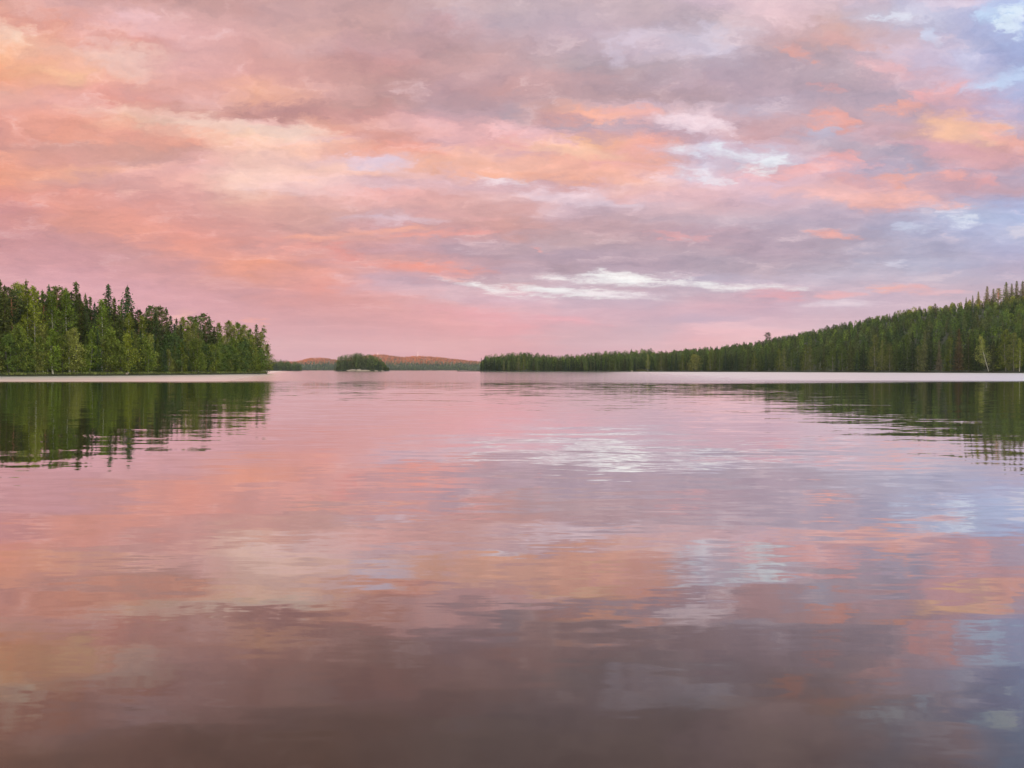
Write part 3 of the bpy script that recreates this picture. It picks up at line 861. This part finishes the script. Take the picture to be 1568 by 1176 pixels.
# filling rows behind: a darker second and third line under the skyline
prof_x = [-40, 0, 40, 60, 95, 120, 150, 165, 180, 210, 240, 262, 280, 312, 330, 350, 372, 390]
prof_y = [440, 440, 446, 452, 450, 448, 470, 460, 468, 480, 478, 488, 492, 490, 504, 500, 504, 512]
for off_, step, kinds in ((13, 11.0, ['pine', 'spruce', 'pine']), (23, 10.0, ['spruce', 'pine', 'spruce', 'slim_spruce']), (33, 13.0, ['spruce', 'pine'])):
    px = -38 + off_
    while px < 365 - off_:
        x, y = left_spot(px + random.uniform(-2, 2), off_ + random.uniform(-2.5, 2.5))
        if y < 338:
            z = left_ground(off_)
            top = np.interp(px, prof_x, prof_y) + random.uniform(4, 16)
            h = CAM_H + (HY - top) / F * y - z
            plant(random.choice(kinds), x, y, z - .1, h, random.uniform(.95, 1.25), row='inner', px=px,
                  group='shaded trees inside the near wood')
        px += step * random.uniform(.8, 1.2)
# low fringe by the water
fringe_x = -30.0
while fringe_x < 412:
    off_ = random.uniform(1.6, 4.2)
    x, y = left_spot(fringe_x, off_)
    if y < 340:
        z = left_ground(off_)
        kind = random.choice(['bush_birch', 'alder', 'bush_birch', 'alder', 'slim_spruce', 'spruce'])
        if fringe_x > 320:
            kind = random.choice(['alder', 'alder', 'bush_birch'])
        h = random.uniform(7.0, 13.5) if kind not in ('slim_spruce', 'spruce') else random.uniform(8, 14)
        plant(kind, x, y, z - .1, h, random.uniform(.85, 1.15), row='fringe', px=fringe_x, group='low trees along the grassy bank')
    fringe_x += random.uniform(4.2, 7.2) * (237 / max(200, min(335, y)))

# grass along the bank
def tufts(name, spots, hmin, hmax, colr, label):
    c, a, s, tn = [], [], [], []
    for (x, y, z) in spots:
        n = 7
        hh = RNG.uniform(hmin, hmax, n)
        c.append(np.stack([x + RNG.normal(0, .28, n), y + RNG.normal(0, .28, n), z + hh * .42], 1))
        a.append(np.stack([RNG.normal(0, .22, n), RNG.normal(0, .22, n), np.ones(n)], 1))
        s.append(hh)
        tn.append(np.tile(np.array(colr) * RNG.uniform(.8, 1.2), (n, 1)))
    q = diamonds(np.concatenate(c), np.concatenate(a), np.concatenate(s), .22, RNG)
    o = link(name, quad_mesh(name, q, [M_MASS], tint=np.concatenate(tn)))
    tag(o, label, 'grass', kind='stuff')
    return o


spots = []
for y in np.arange(150, 343, .28):
    for k in range(3):
        o = RNG.uniform(.25, 2.6)
        pull = 0.0 if y < 335 else ((y - 335) / 17.0) ** 2 * 40
        wob = .7 * math.sin(y * .31) + .5 * math.sin(y * .83 + 1)
        spots.append((shore_x(y) - o + wob - pull, y, .2 + .38 * min(1, o)))
tufts('bank_grass', spots, .35, .8, (.15, .18, .06), 'strip of green grass on the bank below the near wood')


def boulder(name, x, y, z, sx, sy, sz, seed, label, mat=None):
    import bmesh
    bm = bmesh.new()
    bmesh.ops.create_icosphere(bm, subdivisions=3, radius=1.0)
    rg = np.random.default_rng(seed)
    pl = [(rg.normal(size=3), rg.uniform(.55, .9)) for k in range(9)]
    for vtx in bm.verts:
        p = np.array(vtx.co)
        for d, r in pl:
            d = d / np.linalg.norm(d)
            q = p @ d
            if q > r:
                p = p - d * (q - r)
        p = p * (1 + .05 * math.sin(p[0] * 7 + seed) * math.cos(p[1] * 6))
        vtx.co = (p[0] * sx, p[1] * sy, p[2] * sz)
    me = bpy.data.meshes.new(name)
    bm.to_mesh(me)
    bm.free()
    me.materials.append(mat or M_ROCK)
    o = link(name, me)
    o.location = (x, y, z)
    o.rotation_euler = (0, 0, seed * 1.3)
    tag(o, label, 'rock')
    return o


x, y = left_spot(194, .35)
boulder('boulder', x, y, .5, .62, .5, .42, 4, 'pale wedge-shaped boulder on the grassy bank of the near wood')

# ------------------------------------------------------------------ wooded hill across the water
C_PX = [700, 720, 735, 850, 1000, 1150, 1300, 1450, 1568, 1700, 1850]
C_DS = [900, 880, 850, 800, 720, 625, 530, 462, 420, 395, 370]
C_DR = [930, 930, 940, 940, 930, 890, 815, 735, 680, 650, 630]
T_PX = [700, 720, 734, 741, 765, 788, 809, 827, 836, 881, 907, 931, 960, 991, 1016, 1037, 1076, 1114, 1143, 1171, 1200, 1227, 1254, 1278, 1316, 1360, 1402, 1440, 1478, 1500, 1568, 1700, 1850]
T_Y = [566, 564, 556, 549, 545, 543, 542, 545, 547.5, 546, 543.5, 541, 541, 538, 536, 533, 529.5, 526, 521.5, 517.5, 511, 504, 499.5, 494, 487, 476, 467, 462, 457.5, 455, 447, 430, 418]


def hill_z(px, d):
    ds, dr = np.interp(px, C_PX, C_DS), np.interp(px, C_PX, C_DR)
    zr = CAM_H + (HY - np.interp(px, T_PX, T_Y)) / F * dr - 11.5
    zr = max(zr, .6)
    f = (d - ds) / (dr - ds)
    if f < 0:
        return max(-1.5, .25 + (d - ds) * .25)
    if f <= 1:
        return .35 + zr * (.5 * f + .5 * f * f * (3 - 2 * f))
    return .35 + zr - (f - 1) * 6.0


pxs = np.arange(700, 1851, 10.0)
P = np.zeros((44, len(pxs), 3))
for j, px in enumerate(pxs):
    ds, dr = np.interp(px, C_PX, C_DS), np.interp(px, C_PX, C_DR)
    dd = np.concatenate([[ds - 6, ds - 1.5, ds - .6, ds], np.linspace(ds + 1.5, dr + 260, 40)])
    for i, d in enumerate(dd):
        P[i, j] = ((px - 784) / F * d, d, hill_z(px, d) + (.35 * math.sin(px * .21) if i > 6 else 0))
structure('hill', sheet_mesh('hill', P, M_FLOOR), 'long wooded hill rising from the far shore')

# single trees along the far waterline
ROW = [  # hand placed: column, top row, kind, width, label
 (1514, 513, 'leaning_birch', 1.0, 'leaning birch with white trunk and pale crown by the hill shoreline'),
 (1561, 517, 'birch', 1.25, 'broad pale birch on the shoreline beside the tall leafy birches'),
 (1540, 504, 'leafy_birch', 1.3, None), (1552, 508, 'leafy_birch', 1.2, None), (1528, 515, 'slim_spruce', 1.0, None), (1500, 506, 'spruce', .9, None), (1492, 516, 'spruce', 1.0, None), (1483, 509, 'slim_spruce', 1.1, None),
 (1468, 503, 'slim_spruce', 1.2, 'tall reddish brown spruce standing alone above the shoreline spruces'),
 (1455, 514, 'leafy_birch', .9, None), (1449, 520, 'spruce', .9, None), (1438, 520, 'slim_spruce', .9, 'grey half-bare spruce before a black gap in the shoreline trees'),
 (1425, 508, 'slim_spruce', 1.0, None), (1415, 506, 'spruce', 1.0, 'wide shaggy spruce with pale hanging branches at the hill foot'),
 (1397, 508, 'spruce', 1.1, None), (1388, 511, 'leafy_birch', .8, None), (1340, 511, 'leafy_birch', 1.2, None), (1350, 520, 'leafy_birch', .9, None), (1275, 526, 'leafy_birch', 1.3, None), (1372, 520, 'spruce', .9, None),
 (1064, 543, 'alder', 1.2, 'bright yellow green round broadleaf on the far shoreline'),
 (967, 534, 'spruce', .8, 'tall pointed spruce standing clear above the lower far shoreline wood'),
 (992, 541, 'birch', 1.0, 'white-stemmed birch beside the far grassy clearing'),
]
used_px = []
for (px, top, kind, wide, lab) in ROW:
    d = np.interp(px, C_PX, C_DS) + random.uniform(2.5, 6.5)
    z = hill_z(px, d)
    h = CAM_H + (HY - top) / F * d - z
    tint = None
    if lab and 'reddish' in lab:
        tint = ((.050, .046, .012), 'reddish brown')
    elif lab and 'grey half' in lab:
        tint = ((.056, .062, .026), 'grey')
    elif lab and 'yellow green' in lab:
        tint = ((.085, .115, .018), 'yellow green')
    elif lab and 'shaggy' in lab:
        tint = ((.056, .080, .020), 'pale')
    plant(kind, (px - 784) / F * d, d, z - .1, h, wide * 1.05, tint=tint, label=lab, row='far' if lab is None else None, px=px,
          group='trees along the foot of the far hill', yaw=0 if kind == 'leaning_birch' else None)
    used_px.append(px)
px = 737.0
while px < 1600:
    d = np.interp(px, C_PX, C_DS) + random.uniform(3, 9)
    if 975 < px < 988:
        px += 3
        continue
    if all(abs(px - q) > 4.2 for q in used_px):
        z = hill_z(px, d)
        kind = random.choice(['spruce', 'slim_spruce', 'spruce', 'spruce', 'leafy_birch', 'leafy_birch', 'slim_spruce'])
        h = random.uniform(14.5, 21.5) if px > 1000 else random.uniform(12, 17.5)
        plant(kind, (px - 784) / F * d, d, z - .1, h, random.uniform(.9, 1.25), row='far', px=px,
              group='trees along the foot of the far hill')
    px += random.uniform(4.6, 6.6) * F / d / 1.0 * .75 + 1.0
# the taller trees on the ridge, catching the last sun
RIDGE = [(1497, 446, 'spruce', 1.5, 'small dark spruce at the low end of the sunlit ridge trees'),
         (1510, 438, 'spruce', 1.7, 'broad green spruce on the ridge beside the first orange-lit trees'),
         (1520, 442, 'spruce', 1.7, 'dark reddish spruce on the ridge next to a broad green spruce'),
         (1528, 441, 'pine', 1.5, 'yellow-lit pine on the ridge between two spruces'),
         (1539, 432, 'spruce', 2.0, 'tall broad spruce on the ridge with the most orange light'),
         (1548, 434, 'spruce', 1.6, 'reddish slim spruce on the ridge beside the tall broad orange-lit spruce'),
         (1555, 430, 'spruce', 1.6, 'pointed dark spruce on the ridge between reddish and orange-lit trees'),
         (1565, 430, 'spruce', 1.9, 'orange-lit spruce on the ridge cut by the edge of view'),
         (1578, 427, 'spruce', 1.2, None), (1590, 428, 'pine', 1.4, None), (1602, 425, 'spruce', 1.2, None),
         (1176, 508.5, 'bare_pine', 2.0, 'lone flat-topped pine standing above the even hill skyline'),
         (1478, 455, 'spruce', 1.2, None), (1488, 452, 'spruce', 1.2, None)]
for (px, top, kind, wide, lab) in RIDGE:
    d = np.interp(px, C_PX, C_DR) - random.uniform(4, 16)
    z = hill_z(px, d)
    h = CAM_H + (HY - top) / F * d - z
    plant(kind, (px - 784) / F * d, d, z - .2, h, wide, label=lab, row='ridge' if lab is None else None, px=px, group='taller trees on the hill ridge')


# ------------------------------------------------------------------ far-off woods, one mass each
def low_tree(rng, shape, n):
    """About n sprays of a unit-height tree."""
    if shape == 'spruce':
        z = 1 - np.sqrt(rng.uniform(0.002, .96, n))
        r = .185 * (1 - z) ** .95 * np.sqrt(rng.uniform(.25, 1, n)) + .006
    elif shape == 'pine':
        z = rng.uniform(.35, 1, n)
        r = .16 * np.sin(np.clip((z - .3) / .7, 0, 1) * math.pi * .93 + .12) ** .7 * np.sqrt(rng.uniform(.15, 1, n))
    else:
        z = rng.uniform(.1, 1, n)
        r = .19 * np.sin(np.clip((z - .02) / .98, 0, 1) * math.pi * .92 + .15) ** .6 * np.sqrt(rng.uniform(.15, 1, n))
    a = rng.uniform(0, 6.283, n)
    c = np.stack([r * np.cos(a), r * np.sin(a), z], 1)
    ax = np.stack([np.cos(a), np.sin(a), np.full(n, -.5 if shape == 'spruce' else .1)], 1) + rng.normal(0, .5, (n, 3))
    return c, ax


def wood(name, trees, n_leaf, leaf, label, cat='woodland', trunk_share=.0):
    """trees: list of (x, y, z, h, shape, colour)."""
    tmpl = {s: [low_tree(np.random.default_rng(7 + k), s, n_leaf) for k in range(6)] for s in ('spruce', 'pine', 'birch')}
    qs, ts = [], []
    for (x, y, z, h, shp, colr) in trees:
        c, ax = tmpl[shp][RNG.integers(6)]
        a = RNG.uniform(0, 6.28)
        ca, sa = math.cos(a), math.sin(a)
        w = h * RNG.uniform(.85, 1.2)
        cc = np.stack([(c[:, 0] * ca - c[:, 1] * sa) * w, (c[:, 0] * sa + c[:, 1] * ca) * w, c[:, 2] * h], 1)
        aa = np.stack([ax[:, 0] * ca - ax[:, 1] * sa, ax[:, 0] * sa + ax[:, 1] * ca, ax[:, 2]], 1)
        n = len(cc)
        q = diamonds(cc, aa, RNG.uniform(.75, 1.3, n) * leaf * (1.15 - .55 * c[:, 2]), .6, RNG) + np.array([x, y, z])
        qs.append(q)
        ts.append(np.tile(np.array(colr) * np.array([1.10, .98, 1.35]) * RNG.uniform(.6, 1.45), (n, 1)))
    q = np.concatenate(qs)
    o = link(name, quad_mesh(name, q, [M_MASS], tint=np.concatenate(ts)))
    tag(o, label, cat, kind='stuff')
    return o


def pick_tree(up=.5):
    r = RNG.uniform() + .10 * up - .10
    if r < .56:
        return 'spruce', ((.026, .050, .010), (.040, .066, .011), (.050, .064, .014))[RNG.integers(3)]
    if r < .72:
        return 'pine', ((.058, .082, .018), (.050, .080, .018))[RNG.integers(2)]
    return 'birch', ((.064, .110, .012), (.080, .128, .013), (.052, .096, .013))[RNG.integers(3)]


lst = []
px_p = np.interp(np.linspace(0, 1, 2000), np.linspace(0, 1, 3), [736, 1150, 1640])
tries = 0
while len(lst) < 3400 and tries < 60000:
    tries += 1
    px = RNG.uniform(737, 1640)
    ds, dr = np.interp(px, C_PX, C_DS), np.interp(px, C_PX, C_DR)
    d = math.sqrt(RNG.uniform((ds + 9) ** 2, (dr + 22) ** 2))
    if RNG.uniform() > d / 950.0:
        continue
    f = (d - ds) / (dr - ds)
    if 974 < px < 990 and d < ds + 26:
        continue
    s, c = pick_tree(min(1.0, max(0.0, f * 2.2)))
    h = RNG.uniform(10.5, 18.0) * (1.0 if f < .25 else 1.0 - .40 * min(1, (f - .25) / .5))
    if px < 1000:
        h = RNG.uniform(9.5, 15.5)
    if px < 742:
        h *= .75
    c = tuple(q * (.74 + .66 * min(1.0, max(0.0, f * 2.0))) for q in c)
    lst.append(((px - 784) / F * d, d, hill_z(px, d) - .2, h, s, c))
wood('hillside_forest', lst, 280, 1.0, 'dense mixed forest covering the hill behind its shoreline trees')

# the wooded island
ISL_Y = 1060.0
def isl_x(px):
    return (px - 784) / F * ISL_Y
ixs = np.linspace(isl_x(500), isl_x(600), 40)
iys = np.linspace(ISL_Y - 12, ISL_Y + 60, 22)
P = np.zeros((len(iys), len(ixs), 3))
for i, yy in enumerate(iys):
    for j, xx in enumerate(ixs):
        a = (xx - isl_x(550)) / (isl_x(594) - isl_x(550))
        b = (yy - (ISL_Y + 24)) / 29.0
        r = math.sqrt(a * a + b * b)
        P[i, j] = (xx, yy, 4.2 * (1 - r * r) + .3 * math.sin(xx * .6) * math.sin(yy * .4) if r < 1.15 else -1.5)
structure('island_ground', sheet_mesh('island_ground', P, M_FLOOR), 'low ground of the small wooded island')
IT_PX = [503, 506, 512, 522, 535, 548, 560, 572, 580, 588, 595]
IT_Y = [558, 550, 545, 543, 541, 539, 541, 542.5, 546, 553, 561]
lst = []
for k in range(310):
    a = RNG.uniform(0, 6.28); r = math.sqrt(RNG.uniform(0, 1)) * .97
    xx = isl_x(549.5) + math.cos(a) * r * (isl_x(593) - isl_x(549.5))
    yy = ISL_Y + 24 + math.sin(a) * r * 26
    px = 784 + xx / yy * F
    if yy < ISL_Y + 7 and 531 < px < 567:
        continue
    z = max(.2, 4.2 * (1 - r * r))
    top = np.interp(px, IT_PX, IT_Y) + RNG.uniform(0, 4)
    h = max(5.0, CAM_H + (HY - top) / F * yy - z)
    s, c = pick_tree()
    lst.append((xx, yy, z - .2, h, s if s != 'birch' or RNG.uniform() < .5 else 'pine', c))
wood('island_wood', [t_[:5] + (tuple(q * 1.25 for q in t_[5]),) for t_ in lst], 140, 1.25, 'small wood crowning the island in mid lake')
for k, (px, w, hgt, dy, lab) in enumerate([
        (541, 10, 2.3, 4, 'widest pale rock slab on the island shore'), (551, 7, 2.8, 6, 'tall pale rock beside the widest slab on the island shore'),
        (560, 7, 1.8, 3, 'long low pale rock at the end of the island slabs'), (533, 4.5, 1.4, 2, 'small pale rock at the outer end of the island slabs'),
        (575.5, 2.4, 1.5, 1, 'single pale rock at the foot of the island trees past the slabs'), (584, 1.6, .9, 0, 'smallest pale rock by the low end of the island trees')]):
    aa = (isl_x(px) - isl_x(550)) / (isl_x(594) - isl_x(550))
    boulder('shore_rock', isl_x(px), ISL_Y + 24 - 29 * math.sqrt(max(0, 1 - aa * aa)) + 1.0, .2, w, 3.2, hgt, 20 + k, lab)

# a farther wooded shore behind the near point
FS_Y = 1350.0
lst = []
P = np.zeros((8, 30, 3))
for j, px in enumerate(np.linspace(330, 464, 30)):
    for i, dd in enumerate([-8, -2, 0, 6, 25, 50, 80, 110]):
        yy = FS_Y + dd + max(0, (px - 445)) * 1.2
        P[i, j] = ((px - 784) / F * yy, yy, -1.0 if dd < -3 or px > 462 else (.2 if dd < 1 else .5 + dd * .03))
structure('far_bank', sheet_mesh('far_bank', P, M_FLOOR), 'low far bank glimpsed past the near point')
for k in range(420):
    px = RNG.uniform(335, 462)
    yy = FS_Y + RNG.uniform(2, 85) + max(0, (px - 445)) * 1.2
    top = np.interp(px, [335, 415, 430, 445, 456, 463], [545, 548, 549, 551, 553, 558]) + RNG.uniform(0, 4.5)
    s, c = pick_tree()
    h = max(6, CAM_H + (HY - top) / F * yy - 1.5)
    lst.append(((px - 784) / F * yy, yy, .4, h, s, c))
wood('far_shore_wood', lst, 70, 1.7, 'dark wood on the farther shore seen just past the near point')

# ------------------------------------------------------------------ distant hills
FH_X = [-2600, -1700, -1000, 300, 420, 455, 475, 490, 505, 520, 545, 575, 590, 600, 615, 632, 645, 660, 680, 700, 720, 735, 760, 820, 1000, 1300, 1700, 2300]
FH_T = [545, 545, 546, 551, 556, 554, 549, 548.5, 550, 553, 549, 543.5, 544, 545.5, 547.5, 546.3, 546, 547, 548.5, 551, 553, 554.5, 556, 556, 556, 556, 556, 556]


def far_z(px, y):
    top = np.interp(px, FH_X, FH_T)
    zc = CAM_H + (HY - top) / F * 3500.0 - 9.0
    f = (y - 2950.0) / 550.0
    if f < 0:
        return -1.5
    if f < 1:
        return .4 + zc * (f * f * (3 - 2 * f))
    return .4 + zc - (f - 1) * 8


pxs = np.arange(-900, 2300, 12.0)
yy_ = np.concatenate([[2930, 2949], np.linspace(2955, 3900, 40)])
P = np.zeros((len(yy_), len(pxs), 3))
for j, px in enumerate(pxs):
    for i, y in enumerate(yy_):
        P[i, j] = ((px - 784) / F * y, y, far_z(px, y))
structure('distant_hills', sheet_mesh('distant_hills', P, M_WOODS), 'distant hills with sunlit russet crests beyond the lake')
lst = []
for k in range(9000):
    px = RNG.uniform(380, 800)
    y = RNG.uniform(2956, 3560)
    s, c = pick_tree()
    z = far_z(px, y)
    if RNG.uniform() < (z - 16) / 18:      # crest trees coloured orange to deepen the low sunlight; lower slopes keep greens
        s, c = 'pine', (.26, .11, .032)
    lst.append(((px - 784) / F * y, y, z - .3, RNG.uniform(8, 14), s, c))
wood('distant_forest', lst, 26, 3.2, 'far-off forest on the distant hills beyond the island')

m, t, out = material('mast_paint')
b = t.new('ShaderNodeBsdfPrincipled')
nn = t.noise(t.new('ShaderNodeTexCoord').outputs['Object'], 0.4, 2.0)
t.put(b.inputs['Base Color'], t.mix(nn.outputs[0], (.75, .72, .7, 1), (.85, .83, .8, 1)))
b.inputs['Roughness'].default_value = 0.5
t.l.new(b.outputs[0], out.inputs[0])
M_MAST = m
for (px, top, w, lab) in ((578.5, 540, .6, 'short pale mast just above the falling end of the island trees'),
                          (581, 542, .5, 'shortest pale mast close beside another behind the island'),
                          (640, 538, .55, 'thin tall pale mast alone on the middle of the distant crest')):
    y = 3490.0
    z = far_z(px, y)
    ht = CAM_H + (HY - top) / F * y - z
    q = [tube([[0, 0, -1], [0, 0, ht * .5], [0, 0, ht]], [w, w * .75, w * .35], 8)]
    for zz in (.45, .62, .78, .92):
        q.append(tube([[-w * 1.5, 0, ht * zz], [w * 1.5, 0, ht * zz]], [w * .35, w * .35], 6))
        q.append(tube([[0, -w * 1.5, ht * zz], [0, w * 1.5, ht * zz]], [w * .35, w * .35], 6))
    o = link('mast', quad_mesh('mast', np.concatenate(q), [M_MAST]))
    o.location = ((px - 784) / F * y, y, z)
    tag(o, lab, 'mast', 'masts on the distant hill')

# small pale rock and grass by the clearing on the far shore
d = float(np.interp(967, C_PX, C_DS))
boulder('boulder', (967.5 - 784) / F * (d - 1), d - 1, .5, 1.25, .9, .8, 9, 'small whitish rock at the far waterline beside the grassy clearing')
spots = []
for k in range(500):
    px = RNG.uniform(975, 990)
    d = np.interp(px, C_PX, C_DS) + RNG.uniform(.5, 22)
    spots.append(((px - 784) / F * d, d, hill_z(px, d)))
tufts('clearing_grass', spots, .8, 1.5, (.10, .105, .04), 'small patch of dry grass in the clearing on the far shore')

# the hill behind the viewer that keeps the low sun off the lake
hx, hy = math.sin(SUN_AZ), math.cos(SUN_AZ)
tx, ty = -hy, hx
uu = np.linspace(-2650, 1500, 70)
ww = np.linspace(640, 1240, 16)
P = np.zeros((len(ww), len(uu), 3))
for i, w in enumerate(ww):
    for j, u in enumerate(uu):
        f = max(0.0, 1 - abs(w - 900) / 260.0)
        f = f * f * (3 - 2 * f)
        P[i, j] = (hx * w + tx * u, hy * w + ty * u, -1.2 + f * 98.0 + 2.0 * math.sin(u * .013) * f)
structure('western_hill', sheet_mesh('western_hill', P, M_WOODS), 'wooded hill behind the viewer that hides the low sun')

# ------------------------------------------------------------------ evening haze
HAZE = 0.000055
if HAZE > 0:
    m, t, out = material('evening_air')
    pv_ = t.new('ShaderNodeVolumePrincipled')
    pv_.inputs['Color'].default_value = (.72, .84, 1.0, 1)
    pv_.inputs['Density'].default_value = HAZE
    pv_.inputs['Anisotropy'].default_value = 0.0
    t.l.new(pv_.outputs[0], out.inputs['Volume'])
    x0, x1, y0, y1, z0, z1 = -2950., 2950., -1950., 4750., -3., 165.
    v = np.array([[x0, y0, z0], [x1, y0, z0], [x1, y1, z0], [x0, y1, z0], [x0, y0, z1], [x1, y0, z1], [x1, y1, z1], [x0, y1, z1]])
    me = bpy.data.meshes.new('haze')
    me.from_pydata([tuple(p) for p in v], [], [(0, 3, 2, 1), (4, 5, 6, 7), (0, 1, 5, 4), (1, 2, 6, 5), (2, 3, 7, 6), (3, 0, 4, 7)])
    me.materials.append(m)
    o = link('haze', me)
    tag(o, 'thin evening haze over the lake', kind='stuff')

# ------------------------------------------------------------------ labels of the unnamed trees
ONES = ['', 'first', 'second', 'third', 'fourth', 'fifth', 'sixth', 'seventh', 'eighth', 'ninth', 'tenth', 'eleventh', 'twelfth', 'thirteenth', 'fourteenth',
        'fifteenth', 'sixteenth', 'seventeenth', 'eighteenth', 'nineteenth']
TENS = {20: ('twentieth', 'twenty'), 30: ('thirtieth', 'thirty'), 40: ('fortieth', 'forty'), 50: ('fiftieth', 'fifty'), 60: ('sixtieth', 'sixty'), 70: ('seventieth', 'seventy'), 80: ('eightieth', 'eighty')}


def ordinal(n):
    if n < 20:
        return ONES[n]
    a, b = n // 10 * 10, n % 10
    return TENS[a][0] if b == 0 else TENS[a][1] + '-' + ONES[b]


WHERE = {'tall': '{s}, {n} skyline {k} from the bare-topped birch',
         'inner': '{s} in the inner wood, {n} {k} there from the point',
         'fringe': '{s} by the grassy bank, {n} low {k} from the point',
         'far': '{s} at the hill foot, {n} {k} from the leaning white birch',
         'ridge': '{s} on the high ridge, {n} {k} up from its low end'}
for row in WHERE:
    for sp in ('spruce', 'pine', 'birch', 'alder'):
        lst = [q for q in TREES if q['row'] == row and q['sp'] == sp and not q['hero']]
        lst.sort(key=(lambda q: abs(q['px'] - 1514)) if row == 'far' else (lambda q: q['px']) if row == 'ridge' else (lambda q: -q['px']))
        for n, q in enumerate(lst, 1):
            shape = 'slim' if q['wide'] < .98 else 'broad' if q['wide'] > 1.15 else ''
            s = (shape + ' ' + q['word'] + ' ' + sp).strip()
            q['o']['label'] = WHERE[row].format(s=s, n=ordinal(n), k=sp)
